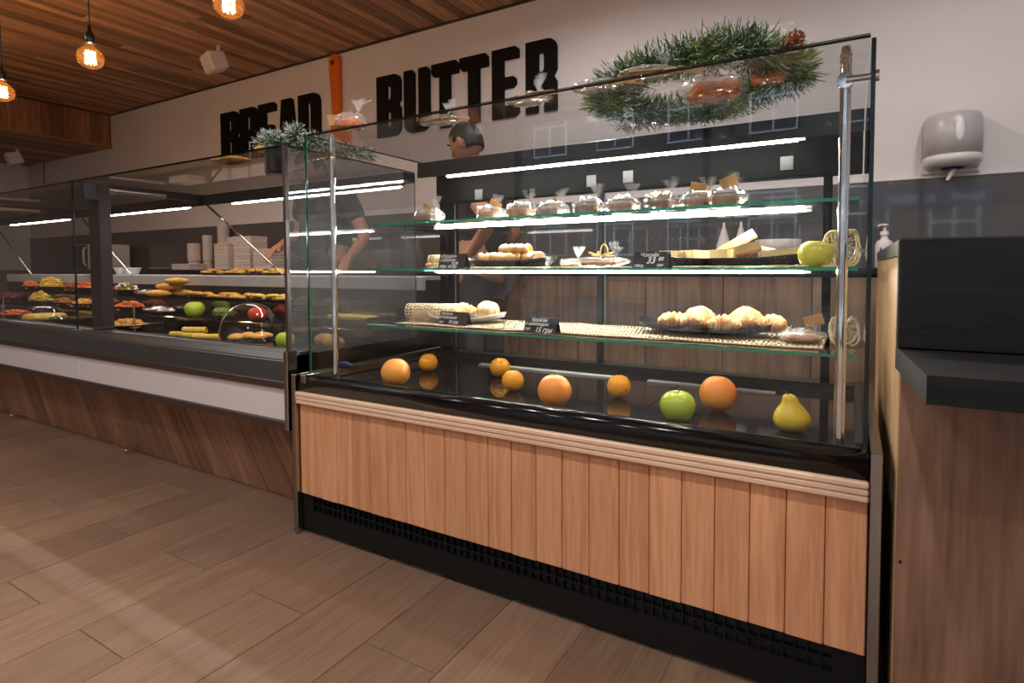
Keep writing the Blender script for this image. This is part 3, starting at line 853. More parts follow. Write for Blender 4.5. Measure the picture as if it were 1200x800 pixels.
# ================================================================== PASTRY
def croissant_mesh(L, r, bend, seed, mat):
    rr = random.Random(seed)
    nb = 3.6
    def fn(u, v):
        t = 2 * u - 1
        a = t * bend
        R = L / 2 / bend
        cx = R * math.sin(a); cy = -R * (1 - math.cos(a))
        band = (abs(t) * nb / 1.0) % 1.0
        rad = r * (max(0, 1 - abs(t) ** 1.9)) ** .62 * (1.10 - .36 * band ** .8) + .0025
        q = 2 * PI * v
        wob = 1 + .04 * math.sin(5 * q + seed + 6 * t)
        dx = math.sin(a); dy = math.cos(a)
        h = math.cos(q) * rad * wob; z = math.sin(q) * rad * .86 * wob
        # radial direction in plan
        return (cx + h * math.sin(a), cy + h * math.cos(a), max(0, z + r * .80))
    mb = MB().grid(fn, 43, 18, cv=True, flip=True)
    return mb
def croissant(loc, rz, L, r, bend, label, group, seed, mat='croissant', tilt=0):
    o = croissant_mesh(L, r, bend, seed, mat).build('croissant', mat)
    o.location = loc; o.rotation_euler = (0, tilt, rz)
    return tag(o, label, 'croissant', group)
def boat_plate(name, label, loc, rz, L, Wd, rise, mat, rim='plate_white', wall=.012, woven=False):
    o = thing(name, label, 'plate', loc, rz)
    def top(u, v, off):
        a = 2 * u - 1; bb = 2 * v - 1
        w = Wd / 2 * (1 - abs(a) ** 3.2) ** .5 if abs(a) < 1 else 0
        return (a * L / 2, bb * max(w, .004), .006 + rise * abs(a) ** 2.6 + wall * 1.2 * abs(bb) ** 4 + off)
    n1, n2 = 29, 11
    mb = MB()
    mb.grid(lambda u, v: top(u, v, 0), n1, n2)
    mb.grid(lambda u, v: top(u, v, -.006), n1, n2, flip=True)
    for vv in (0, 1):
        mb.grid(lambda u, v, vv=vv: top(u, vv, -.006 * v), n1, 2, flip=(vv == 1))
    for uu in (0, 1):
        mb.grid(lambda u, v, uu=uu: top(uu, u, -.006 * v), n2, 2, flip=(uu == 0))
    mb.build('dish', mat, o)
    return o
def lattice_paper(o, L, Wd, z0, name='paper_doily', rise=.0):
    # thin lacy paper: two sets of crossing strips
    mb = MB()
    k = -L / 2
    while k < L / 2:
        mb.box(k, k + .003, -Wd / 2, Wd / 2, z0, z0 + .0008); k += .0085
    k = -Wd / 2
    while k < Wd / 2:
        mb.box(-L / 2, L / 2, k, k + .003, z0 + .0008, z0 + .0016); k += .0085
    return mb.build(name, 'paper_white', o)
S1, S2, S3 = .6972, .9042, 1.0762
# jute runners on the two lower shelves, with rolled ends
def net(mb, fn, nu, nv, wu, wv):
    # strands along both directions of a surface patch fn(u, v); slight zigzag of the warp
    for i in range(nu):
        u = (i + .5) / nu
        for j in range(nv):
            v0, v1 = j / nv, (j + 1) / nv
            d = .35 / nu * (1 if j % 2 else -1)
            a = fn(u + d - wu, v0); bb = fn(u + d + wu, v0); c = fn(u - d + wu, v1); e = fn(u - d - wu, v1)
            mb.add([a, bb, c, e], [(0, 1, 2, 3)])
    for j in range(nv + 1):
        v = j / nv
        for i in range(0, nu, 2):
            u0, u1 = i / nu, min(1, (i + 2) / nu)
            mb.add([fn(u0, v - wv), fn(u1, v - wv), fn(u1, v + wv), fn(u0, v + wv)], [(0, 1, 2, 3)])
def runner(z, x0, x1, y0, y1, label, roll_r, roll_len):
    o = thing('jute_runner', label, 'table runner', ((x0 + x1) / 2, (y0 + y1) / 2, z), world=True)
    mb = MB()
    wav = lambda x, y: .0012 + .0016 * (1 + math.sin(x * 31 + y * 9) * math.sin(y * 47 + x * 5))
    net(mb, lambda u, v: (x0 + (x1 - x0) * u, y0 + (y1 - y0) * v + .006 * math.sin(u * 19), z + wav(x0 + (x1 - x0) * u, y0 + (y1 - y0) * v)), int((x1 - x0) / .0125), int((y1 - y0) / .022), .0022 / (x1 - x0), .0022 / (y1 - y0))
    a = mb.build('netting', 'jute', o); a['kind'] = 'stuff'
    rl = MB()
    ca, sa = math.cos(.30), math.sin(.30)
    def roll(u, v):
        q = 2 * PI * u; rr = roll_r * (1 + .05 * math.sin(3 * q))
        lx = (v - .5) * roll_len; ly = rr * math.cos(q)
        return (x0 - roll_r * .1 + .0 + lx * ca - ly * sa + roll_len * .44, (y0 + y1) / 2 - .035 + lx * sa + ly * ca, z + .003 + roll_r + rr * math.sin(q))
    net(rl, roll, 18, int(roll_len / .014), .014, .0019 / roll_len)
    bq = rl.build('rolled_end', 'jute', o); bq['kind'] = 'stuff'
    # thick hem strand along the front edge
    pts = [(x0 + .05 + (x1 - x0 - .06) * k / 60, y0 + .006 * math.sin(k / 60 * 19) + random.uniform(-.002, .002), z + .003 + random.uniform(0, .002)) for k in range(61)]
    MB().tube(pts, .0019, 5).build('hem', 'jute', o)
    return o
runner(S1, -1.50, -.06, 1.56, 1.86, 'cream jute net runner with rolled end on the lower glass shelf', .036, .20)
runner(S2, -1.42, -.02, 1.60, 1.86, 'cream jute net runner with rolled end on the middle glass shelf', .026, .12)

# lower shelf: white boat plate with three croissants
p = onz(540, 379, S1 + .004)
c = Vector((-1.29, 1.715, S1 + .0055))
boat_plate('boat_plate', 'white lacy boat plate holding three croissants on the lower shelf', c, .06, .34, .17, .022, 'plate_white')
for k, (pxx, y, rz, L_, r_, lab) in enumerate(((520, 1.70, .3, .10, .030, 'small golden croissant at the jute roll end of the white plate'), (543, 1.74, 1.2, .11, .034, 'golden croissant in the middle of the white boat plate'), (572, 1.72, 2.5, .125, .040, 'plump pale croissant at the free end of the white plate'))):
    q = ony(pxx, 367, y)
    croissant((q.x, y, c.z + .009), rz, L_, r_, 1.0, lab, 'croissants on the white plate', k, 'croissant_pale' if k == 2 else 'croissant')
# black boat plate with five croissants
c = Vector((-.395, 1.735, S1 + .0055))
bp_ = boat_plate('boat_plate', 'black boat plate holding five croissants on the lower shelf', c, -.03, .42, .20, .024, 'plate_black')
for k, (pxx, y, rz, L_, r_, zz, lab) in enumerate(((790, 1.715, .35, .105, .030, .010, 'croissant at the outer end of the black plate, far from the sisal'),
        (820, 1.755, 1.25, .125, .041, .006, 'tall croissant second on the black plate'),
        (849, 1.70, .0, .100, .031, .006, 'low croissant in the middle of the black plate'),
        (874, 1.755, 1.75, .125, .042, .006, 'tall croissant fourth on the black plate'),
        (905, 1.725, -.55, .095, .029, .012, 'croissant beside the sisal shreds at the black plate end'))):
    q = ony(pxx, 378, y)
    croissant((q.x, y, c.z + .004 + zz), rz, L_, r_, 1.0, lab, 'croissants on the black plate', 10 + k)

# middle shelf: two black woven baskets
def woven_basket(name, label, loc, rz, L, Wd, rise):
    o = boat_plate(name, label, loc, rz, L, Wd, rise, 'plate_black', wall=.0)
    for ch in o.children:
        ch.scale = (.86, .86, .6)
    mb = MB()
    def rim(a, h):
        ang = 2 * PI * a
        x = math.cos(ang); y = math.sin(ang)
        k = (abs(x) ** 2.6 + abs(y) ** 2.6) ** (-1 / 2.6)
        x *= k; y *= k
        f = .82 + .18 * h
        return Vector((x * L / 2 * f, y * Wd / 2 * f, .004 + (.017 + rise * abs(x) ** 3) * h))
    n = 64
    for h in (0, .5, 1): mb.tube([rim(i / n, h) for i in range(n)], .0022 if h < 1 else .003, 5, closed=True)
    for i in range(n): mb.tube([rim(i / n, 0), rim(i / n, 1)], .0014, 4, caps=False)
    mb.build('woven_rim', 'plate_black', o)
    MB().grid(lambda u, v: tuple(rim(u, v * .92)), n, 3, cu=True).build('lining', 'plate_black', o)
    return o
c = Vector((-1.07, 1.70, S2 + .004))
b1 = woven_basket('woven_basket', 'black woven basket with sliced strudel on the middle shelf', c, .08, .34, .16, .016)
lattice_paper(b1, .20, .11, .0165)
for k, (dx, dy, zz, rz, sx) in enumerate(((-.085, .0, .014, .5, .10), (-.01, -.025, .014, .35, .11), (.085, -.005, .014, -.45, .10), (.0, .035, .014, .1, .14), (.015, .005, .044, .12, .11))):
    o = thing('strudel_slice', ['glazed strudel slice at the outer end of the woven basket', 'glazed strudel slice at the front of the woven basket', 'glazed strudel slice nearest the cellophane packets in the basket', 'glazed strudel slice at the back of the woven basket', 'strudel slice lying on top of the others in the basket'][k], 'pastry', c + Vector((dx, dy, zz)), rz, 'strudel slices in the woven basket')
    MB().grid(lambda u, v: ((u - .5) * sx * (1 if abs(u - .5) < .45 else 1.02), .034 * math.cos(2 * PI * v) * (1 if .02 < u < .98 else .86), .019 + .019 * math.sin(2 * PI * v) * (1 + .14 * math.sin(u * 22)) * (1 if .02 < u < .98 else .86)), 20, 14, cv=True).add([( (e - .5) * sx, .03 * .86 * math.cos(2 * PI * q / 14), .019 + .019 * .86 * math.sin(2 * PI * q / 14)) for e in (0, 1) for q in range(14)], [tuple(range(14)), tuple(range(14, 28))]).build('crust', 'croissant', o)
    mb = MB()
    for q in range(5): mb.tube([((-.4 + q * .19) * sx, -.024, .031), ((-.36 + q * .19) * sx, 0, .0395), ((-.32 + q * .19) * sx, .024, .031)], .0022, 5)
    mb.build('icing', 'paper_white', o)
c = Vector((-.315, 1.715, S2 + .004))
b2 = woven_basket('woven_basket', 'black woven basket with cheesecake wedges on the middle shelf', c, -.04, .44, .19, .018)
lattice_paper(b2, .22, .13, .0165)
WED = [(-.17, .0, .019, .2, 0, .085), (-.10, .025, .020, .9, 0, .09), (.02, .035, .022, .1, -.55, .115), (.055, -.02, .022, -.5, -.25, .085), (.14, .01, .020, .25, -.10, .12), (-.02, -.045, .019, 2.9, 0, .07), (.10, .05, .022, 2.2, -.2, .10)]
for k, (dx, dy, zz, rz, tl, sz) in enumerate(WED):
    o = thing('cheesecake_wedge', ['pale cheesecake wedge by the price card end of the basket', 'pale cheesecake wedge at the back of the card end', 'cheesecake wedge leaning up steeply over the others', 'small cheesecake wedge propped at the front of the heap', 'long cheesecake wedge by the yellow apple end', 'thin cheesecake wedge lying flat in front', 'cheesecake wedge behind the leaning one'][k], 'cake', c + Vector((dx, dy, zz + (.035 if tl < -.4 else (.012 if tl < -.2 else 0)))), 0, 'cheesecake wedges in the woven basket')
    o.rotation_euler = (0, tl, rz)
    tri = [(-sz * .5, -.034), (sz * .5, 0), (-sz * .5, .034)]
    MB().prism(tri, .006, .030, 'z').build('filling', 'cheesecake', o)
    MB().prism([(q[0] * 1.01, q[1] * 1.01) for q in tri], 0, .0058, 'z').build('crust', 'cake_crust', o)

# wrapped gingerbread packets
def crinkle(seed, L, Wd, Hh):
    rr = random.Random(seed)
    ph = [rr.uniform(0, 6) for _ in range(6)]
    def fn(d):
        return 1 + .10 * math.sin(9 * d.x + ph[0]) * math.sin(8 * d.y + ph[1]) + .07 * math.sin(17 * d.x + ph[2] + 5 * d.z) + .05 * math.sin(23 * d.y + ph[3])
    return MB().sph((0, 0, Hh * .5), (L * .55, Wd * .55, Hh * .52), 26, 12, fn)
def packet(loc, rz, L, Wd, Hh, label, group, seed, core='gingerbread', tagc=None, tail=True):
    o = thing('cellophane_packet', label, 'packet', loc, rz, group)
    MB().cbox(-L * .38, L * .38, -Wd * .36, Wd * .36, .004, Hh * .62, .006).build('biscuit', core, o)
    w = crinkle(seed, L, Wd, Hh)
    w.v = [(a, bb, max(z, .001)) for a, bb, z in w.v]
    w.build('wrapper', 'cellophane', o)
    rr = random.Random(seed)
    if tail:
        mb = MB()
        for k in range(9):
            a = rr.uniform(-.9, .9); l = rr.uniform(.03, .055)
            d = Vector((math.sin(a) * .6, math.cos(a) * .3 - .1, .75 + .25 * math.cos(a))) * l
            p0 = Vector((L * .30, 0, Hh * .9)); sd = Vector((.010, .003, 0))
            mb.add([p0, p0 + d - sd, p0 + d + sd], [(0, 1, 2)])
        mb.build('gathered_end', 'cellophane', o)
    if tagc:
        tb = MB().box(-.024, .024, -.0006, .0006, -.016, .016)
        t_ = tb.build('gift_tag', 'kraft', o); t_.location = tagc; t_.rotation_euler = (.35, rr.uniform(-.5, .5), rr.uniform(-.3, .3))
    return o
GP = 'wrapped biscuit packets on the top shelf'
PK = [(503, 1.68, 'chocolate', (0.01, -.02, .058), 'single cellophane packet at the free end of the top shelf'),
      (575, 1.72, 'gingerbread', (.02, 0, .062), 'flat cellophane packet with folded tag, second on the top shelf'),
      (612, 1.70, 'gingerbread', None, 'cellophane packet without tag beside the folded tag one'),
      (648, 1.73, 'chocolate', (.0, .0, .055), 'dark biscuit packet with small kraft tag on the top shelf'),
      (690, 1.70, 'chocolate', None, 'dark biscuit packet without tag next to the middle door stile'),
      (730, 1.71, 'gingerbread', None, 'ginger biscuit packet just past the middle door stile'),
      (775, 1.70, 'chocolate', (-.01, .01, .052), 'dark chocolate packet with gold ribbons on the top shelf'),
      (818, 1.72, 'gingerbread', (.0, 0, .070), 'tall cellophane packet with upright kraft card'),
      (852, 1.70, 'gingerbread', (.005, -.01, .078), 'end packet with tilted kraft card by the chrome upright')]
for k, (pxx, y, core, tg, lab) in enumerate(PK):
    q = ony(pxx, 240, y)
    packet((q.x, y, S3), random.uniform(-.15, .15), .100, .11, .062, lab, GP, 20 + k, core, tg)
c = ony(912, 228, 1.74)
tag(MB().cbox(c.x - .02, c.x + .10, 1.70, 1.78, S3, S3 + .012, .004).build('napkin_stack', 'paper_white'), 'folded pale napkins on the top shelf past the last packet', 'napkins')
# middle shelf packets with raffia loop, and the lone item by the rolled runner
q = ony(705, 308, 1.70)
o = packet((q.x, 1.70, S2 + .004), .1, .16, .12, .034, 'flat cellophane packets tied with a raffia loop on the middle shelf', None, 50, 'gingerbread')
mb = MB(); mb.tube([(.01 + .012 * math.sin(a), -.002 * a, .045 + .028 * -math.cos(a)) for a in [2 * PI * k / 20 for k in range(21)]], .0028, 6)
for k in range(12):
    a = k * .52; mb.tube([(.0, 0, .036), (.045 * math.cos(a), .03 * math.sin(a), .036 + .014 * abs(math.sin(a * 2.3)))], .0026, 5)
mb.build('raffia_bow', 'raffia', o)
q = ony(652, 308, 1.72); packet((q.x + .02, 1.80, S2 + .004), -.2, .09, .07, .03, 'small cellophane packet between strudel basket and raffia packet', None, 51, 'gingerbread')
q = ony(508, 306, 1.72)
o = tag(MB().sph((q.x + .05, 1.74, S2 + .030), (.028, .026, .026), 18, 12).build('apricot', 'orange_skin'), 'small orange apricot behind the strudel price card', 'fruit')
o = tag(MB().cbox(q.x - .03, q.x + .04, 1.70, 1.73, S2 + .005, S2 + .022, .006).build('biscuit_bar', 'croissant'), 'pale biscuit bar beside the rolled jute on the middle shelf', 'biscuit')
q = onz(945, 397, S1)
packet((-.118, 1.665, S1 + .004), .2, .11, .10, .035, 'wide cellophane biscuit packet with kraft card on the lower shelf', None, 52, 'gingerbread', (.03, .0, .06))

# sisal bows, bird nest strands at the right end
def sisal(loc, rz, s_, label, n=3):
    o = thing('sisal_bow', label, 'decoration', loc, rz, 'sisal bows at the steel end')
    rr = random.Random(int(loc[2] * 1000))
    for sd in (-1, 1):
        for k in range(n):
            R = s_ * (1 - .10 * k + rr.uniform(-.06, .06))
            mb = MB(); pts = []
            for i in range(24):
                a = 2 * PI * i / 24
                pts.append((sd * (R * .9 + R * .95 * math.cos(a)) * .5 + .006 * k * math.sin(a + k), .010 * k - .012 + .012 * math.sin(a * 2 + k), max(.003, s_ + R * 1.0 * math.sin(a + .25 * k) + rr.uniform(-.002, .002))))
            mb.tube(pts, .0028 * s_ / .04, 5, closed=True); mb.build('loop', 'sisal', o)
    mb = MB()
    for k in range(70):
        a = rr.uniform(0, 2 * PI); l = rr.uniform(.5, 1.0) * s_
        d = Vector((math.cos(a), rr.uniform(-.3, .3), math.sin(a))) * l
        p = Vector((0, 0, s_)); m_ = p + d * .5 + Vector((rr.uniform(-.008, .008), 0, rr.uniform(-.008, .008)))
        q_ = p + d; q_.z = max(q_.z, .002)
        mb.tube([p, m_, q_], .0011, 4, caps=False)
    fz = mb.build('fibres', 'sisal', o); fz['kind'] = 'stuff'
    return o
q = ony(986, 300, 1.60); sisal((-.03, 1.72, S2 + .002), .3, .050, 'sisal bow beside the yellow apple on the middle shelf')
sisal((-.018, 1.66, S1 + .002), .2, .038, 'loose sisal bow at the end of the lower shelf')
rr = random.Random(4); mb = MB()
q = onz(932, 392, S1)
for k in range(60):
    p0 = Vector((q.x + rr.uniform(-.02, .02), 1.74 + rr.uniform(-.02, .02), S1 + .006))
    d = Vector((rr.uniform(-.03, .03), rr.uniform(-.02, .02), rr.uniform(.005, .04)))
    mb.tube([p0, p0 + d * .6, p0 + d + Vector((rr.uniform(-.01, .01), 0, -.004))], .0011, 4, caps=False)
tag(mb.build('paper_shreds', 'paper_white'), 'tuft of white shredded paper at the black plate end', 'decoration', kind='stuff')

# price cards
def price_card(loc, rz, w, h, lines, label):
    o = thing('price_card', label, 'price card', loc, rz, 'black chalk price cards')
    th = .28
    f_ = MB().add([(-w / 2, 0, 0), (w / 2, 0, 0), (w / 2, h * math.sin(th), h * math.cos(th)), (-w / 2, h * math.sin(th), h * math.cos(th)),
                   (-w / 2, .0012, 0), (w / 2, .0012, 0), (w / 2, h * math.sin(th) + .0012, h * math.cos(th)), (-w / 2, h * math.sin(th) + .0012, h * math.cos(th))],
                  [(0, 1, 2, 3), (7, 6, 5, 4), (0, 4, 5, 1), (1, 5, 6, 2), (2, 6, 7, 3), (3, 7, 4, 0)]).build('front_leaf', 'card_black', o)
    y1 = h * math.sin(th) + .0013; yb = 2 * h * math.sin(th) + .004
    MB().add([(-w / 2, y1, h * math.cos(th)), (w / 2, y1, h * math.cos(th)), (w / 2, yb, 0), (-w / 2, yb, 0),
              (-w / 2, y1 + .0012, h * math.cos(th)), (w / 2, y1 + .0012, h * math.cos(th)), (w / 2, yb + .0012, 0), (-w / 2, yb + .0012, 0)],
             [(3, 2, 1, 0), (4, 5, 6, 7), (0, 1, 5, 4), (1, 2, 6, 5), (2, 3, 7, 6), (3, 0, 4, 7)]).build('rear_leaf', 'card_black', o)
    for (s_, fx, fz, size) in lines:
        t = text_mesh(s_, h * size * 1.12, 'white_ink', 'chalk_writing', shear=.25, bold=.025)
        t.parent = f_
        t.rotation_euler = (PI / 2 - th, 0, 0)
        zz = fz * h
        t.location = (-w / 2 + fx * w, zz * math.sin(th) - .0009 * math.cos(th), zz * math.cos(th) + .0003)
    return o
def card_at(p0, p1, z, y, lines, label, rz=-.12):
    a = ony(*p0, y); bb = ony(*p1, y)
    c = (a + bb) / 2
    w = abs(bb.x - a.x); h = abs(a.z - bb.z)
    return price_card((c.x, y, z), rz, w, h / math.cos(.28), lines, label)
card_at((511, 297), (545, 314), S2 + .0005, 1.575, [('Штрудель', .05, .74, .26), ('з яблуком', .04, .48, .26), ('32,80', .50, .26, .24), ('100гр  64 грн', .04, .05, .24)], 'grey black price card for strudel on the middle shelf')
card_at((740, 296), (784, 314.5), S2 + .0005, 1.575, [('Чiзкейк', .18, .70, .30), ('33', .38, .28, .50), ('80', .70, .44, .30), ('100гр.', .03, .06, .22), ('грн', .68, .10, .22)], 'black price card for cheesecake beside the woven basket')
q = onz(530, 381, S1)
card_at((511.5, 364.5), (548, 381), S1 + .0045, 1.60, [('Круасан', .05, .74, .27), ('бутербродний', .0, .46, .24), ('1шт', .02, .08, .22), ('10 грн', .36, .08, .32)], 'black price card before the white croissant plate')
card_at((612, 372), (652, 392), S1 + .0045, 1.515, [('Круасан', .20, .74, .27), ('з шоколадом', .03, .48, .25), ('1шт', .02, .16, .22), ('15 грн', .36, .06, .40)], 'black price card standing alone on the jute runner')

# ================================================================== FOOD IN THE DELI COUNTERS
def bowl_mesh(r, h):
    return MB().lathe([(0, 0), (r * .62, 0), (r * .66, .003), (r, h - .003), (r * 1.02, h), (r * .98, h), (r * .64, .006), (0, .006)], n=26)
def bowl(loc, r, h, label, mat='plate_black', group='serving bowls in the deli counters'):
    o = bowl_mesh(r, h).build('serving_bowl', mat); o.location = loc; o.scale = (1.25, .6 if loc[2] > .6 else 1, 1)
    return tag(o, label, 'bowl', group)
def heap(name, loc, r, h, mat, label, cat, seed, n=90, piece=.016, mats=None, shape='lump'):
    rr = random.Random(seed)
    mb = MB()
    mb.sph((0, 0, 0), (r * .95, r * .78, h * .8), 18, 8, lambda d: 1 if d.z > -.05 else .5)
    mb.v = [(a, bb, max(z, .0)) for a, bb, z in mb.v]
    k = len(mats) if mats else 1
    for i in range(n):
        a = rr.uniform(0, 2 * PI); q = math.sqrt(rr.random())
        x = q * r * math.cos(a); y = q * r * .8 * math.sin(a); z = h * math.sqrt(max(0, 1 - q * q)) * rr.uniform(.75, 1)
        e = Matrix.Rotation(rr.uniform(0, 3), 3, 'Z') @ Matrix.Rotation(rr.uniform(-.8, .8), 3, 'X')
        s_ = piece * rr.uniform(.6, 1.2)
        dims = (s_ * 1.7, s_ * .45, s_ * .4) if shape == 'stick' else (s_, s_ * .8, s_ * .5)
        mb.sph((x, y, z), dims, 6, 4, None, rr.randrange(k), e)
    o = mb.build(name, mats or mat); o.location = loc; o.scale = (1.25, .7 if loc[2] > .64 else 1, 1)
    return tag(o, label, cat, None, 'stuff')
D1, D2, D3, DL = .5903, .6503, .7353, .8683
Y2, Y3 = 1.713, 1.857
def cloche(loc, r, h, label):
    o = thing('glass_cloche', label, 'cloche', loc, 0, 'glass cake domes in the deli counters')
    prof = [(r * math.cos(a) ** .8, h * math.sin(a)) for a in [PI / 2 * k / 14 for k in range(14)]] + [(.0, h)]
    MB().lathe([(r * 1.02, 0), (r * 1.03, .006)] + prof[1:], n=32).build('dome', 'cloche_glass', o)
    MB().sph((0, 0, h + .018), .016, 14, 10).lathe([(.012, h - .002), (.006, h + .004), (.008, h + .008)], n=12).build('knob', 'cloche_glass', o)
    MB().lathe([(0, .001), (r * 1.0, .001), (r * 1.08, .005), (r * 1.08, .008), (0, .003)], n=32).build('glass_base', 'cloche_glass', o)
    return o
q = onz(294, 399, .60); q = Vector((q.x, 1.44, D1))
q = Vector((ony(293, 390, 1.508).x, 1.508, D1))
cloche(q, .126, .165, 'large clear glass cloche over round pastries at the pastry case end')
for k in range(7):
    a = k * .9; rr_ = .062 if k < 6 else 0
    o = MB().sph((0, 0, .010), (.030, .030, .013), 14, 8).build('round_pastry', 'bread')
    o.location = q + Vector((rr_ * math.cos(a), rr_ * math.sin(a), .0095)); tag(o, 'golden round pastry under the large glass cloche', 'pastry', 'round pastries under the cloche')
q2 = Vector((ony(52, 368, 1.508).x, 1.508, D1))
cloche(q2, .124, .09, 'low glass cloche over yellow cake at the far deli counter')
o = MB().lathe([(0, 0), (.10, 0), (.105, .006), (.105, .026), (.09, .032), (0, .034)], n=24).build('yellow_cake', 'yellow_food'); o.location = q2 + Vector((0, 0, .0095)); tag(o, 'flat yellow cake under the low glass cloche', 'cake')
# rolled crepes in front
for k, (pxx, dz) in enumerate(((216, 0), (232, .0), (226, .022), (246, .0))):
    c = ony(pxx, 392, 1.445)
    o = MB().grid(lambda u, v: ((u - .5) * .11, (.014 - .004 * u) * math.cos(2 * PI * v), .013 + .013 * math.sin(2 * PI * v)), 12, 12, cv=True).build('rolled_crepe', 'yellow_food')
    o.location = (c.x, 1.43 + (.025 if k == 2 else .0), D1 + dz + .001); o.rotation_euler = (0, 0, .25 + .1 * k)
    tag(o, ['yellow rolled crepe at the near post end of the pile', 'yellow rolled crepe in the middle of the pile', 'yellow rolled crepe on top of the pile', 'yellow rolled crepe beside the large cloche'][k], 'crepe', 'rolled crepes on the deli deck')
# green fruit
c = ony(226, 368, 1.70); c.z = D2; r = 21 / 2 / scale_at(c)
o = make_apple('green_apple', 'apple_skin', 'green apple standing on the deli counter step', r); o.location = c; o.location.y += .01
c = ony(333, 398, 1.46); o = make_apple('green_apple', 'apple_skin', 'half hidden green apple beside the large glass cloche', .036); o.location = (c.x + .02, 1.45, D1)
c = ony(302, 366, Y2); o = tag(MB().sph((0, 0, .034), (.045, .045, .036), 20, 12).build('tomato', 'tomato'), 'red tomato behind the large glass cloche', 'vegetable'); o.location = (c.x, Y2, D2)
c = ony(262, 366, Y2); o = tag(MB().cbox(-.06, .06, -.035, .035, 0, .055, .018).build('green_loaf', 'green_food'), 'dark green vegetable loaf behind the large cloche', 'food'); o.location = (c.x, Y2, D2)
# bowls and heaps: (px, py, y, level, radius, height, food, material, label of bowl, label of food)
ROWS = [
 (18, 372, 1.49, D1, .10, .03, 'carrot_salad', 'carrot_food', 'shallow black bowl of orange salad beside the low cloche', 'orange carrot salad in the bowl beside the low cloche'),
 (150, 385, 1.48, D1, .095, .03, 'potato_bites', 'bread', 'shallow black bowl of golden bites by the front post', 'golden bites in the shallow bowl by the front post'),
 (10, 350, Y2, D2, .11, .045, 'salad', 'beet_food', 'black bowl of beetroot at the far counter', 'dark beetroot salad in a black bowl'),
 (48, 352, Y2, D2, .11, .040, 'mash', 'yellow_food', 'black bowl of yellow mash behind the low cloche', 'heaped yellow mash behind the low cloche'),
 (75, 353, Y2, D2, .085, .035, 'cutlets', 'meat_food', 'black bowl of brown cutlets beside the yellow mash', 'brown cutlets beside the yellow mash'),
 (98, 356, Y2, D2, .10, .035, 'rolls', 'bread', 'black bowl of golden rolls by the post', 'golden small rolls by the counter post'),
 (152, 357, Y2, D2, .12, .035, 'carrot_stew', 'carrot_food', 'black bowl of orange carrot stew past the post', 'orange carrot stew in a black bowl past the post'),
 (36, 338, Y3, D3, .09, .045, 'salad', 'carrot_food', 'black bowl of red salad in the rear row', 'red salad in the rear row'),
 (60, 337, Y3, D3, .12, .045, 'fries', 'yellow_food', 'black bowl heaped with pale noodles in the rear row', 'pale yellow noodles heaped in the rear row'),
 (84, 338, Y3, D3, .085, .045, 'salad', 'meat_food', 'black bowl of dark stew in the rear row', 'dark brown stew in the rear row'),
 (103, 338, Y3, D3, .11, .045, 'carrot', 'carrot_food', 'black bowl of grated carrot in the rear row by the post', 'bright grated carrot in the rear row by the post'),
 (148, 338, Y3, D3, .11, .040, 'green_salad', None, 'black bowl of green salad in the rear row', 'mixed green salad with white cheese in the rear row'),
]
for k, (pxx, pyy, y, z, r, h, nm_, mt, lb, lf) in enumerate(ROWS):
    c = ony(pxx, pyy, y)
    bowl((c.x, y, z), r, h, lb)
    if mt: heap(nm_ if nm_ not in ('bread', 'salad', 'carrot') else nm_ + '_heap', (c.x, y, z + h * .45), r * .86, h * 1.35 + (.03 if nm_ in ('fries', 'mash') else 0), mt, lf, 'food', 100 + k, shape='stick' if nm_ in ('fries', 'carrot') else 'lump')
    else: heap('green_salad', (c.x, y, z + h * .45), r * .86, h * 1.6, None, lf, 'food', 100 + k, mats=['green_food', 'white_food', 'tomato', 'white_food'])
# steel pan with lid, foil dishes
c = ony(86, 372, 1.505)
o = thing('steel_pan', 'shallow steel pan beside the low glass cloche', 'pan', (c.x, 1.505, D1))
MB().lathe([(0, 0), (.085, 0), (.105, .035), (.11, .036), (.10, .034), (.08, .006), (0, .006)], n=26, sx=1.3).build('pan', 'chrome', o)
MB().tube([(.13, -.03, .035), (.17, -.05, .045), (.22, -.06, .045)], .006, 8).build('handle', 'chrome', o)
def foil(pxx, pyy, y, z, L, label):
    c = ony(pxx, pyy, y); rr = random.Random(pxx)
    o = thing('foil_dish', label, 'dish', (c.x, y, z), .1, 'foil wrapped dishes')
    mb = MB().sph((0, 0, .022), (L / 2, .056, .022), 22, 8, lambda d: 1 + .12 * math.sin(11 * d.x + 5 * d.y) + .08 * math.sin(19 * d.y)); mb.v = [(a, bb, max(zz, .0)) for a, bb, zz in mb.v]
    mb.build('foil_wrap', 'foil', o)
    return o
foil(190, 362, Y2, D2, .26, 'long foil covered dish beside the green apple')
foil(172, 343, Y3, D3, .15, 'crumpled foil dish in the rear row beside the green salad')
# breads in the rear row
for k, (pxx, y, dz, rz, L) in enumerate(((186, 1.815, 0, .06, .24), (198, 1.855, .040, .05, .24), (208, 1.84, .075, .12, .20), (213, 1.895, .0, .04, .24))):
    c = ony(pxx, 343, y)
    o = MB().sph((0, 0, .024), (L / 2, .036, .022), 24, 10, lambda d: 1 + .04 * math.sin(14 * d.x)).build('bread_stick', 'bread')
    o.location = (c.x, y, D3 + dz); o.rotation_euler = (0, 0, rz)
    tag(o, ['golden bread stick at the foil side of the pile', 'golden bread stick lying across the pile', 'golden bread stick on top of the pile', 'golden bread stick at the rear of the pile'][k], 'bread', 'bread sticks piled in the rear row')
def flat_plate(c, L, Wd, label, group='flat black trays in the deli counters'):
    o = MB().lathe([(0, 0), (.42, 0), (.5, .008), (.505, .008), (.5, .011), (.42, .004), (0, .004)], n=28).build('flat_tray', 'plate_black')
    o.location = c; o.scale = (L, Wd, 1.2)
    return tag(o, label, 'tray', group)
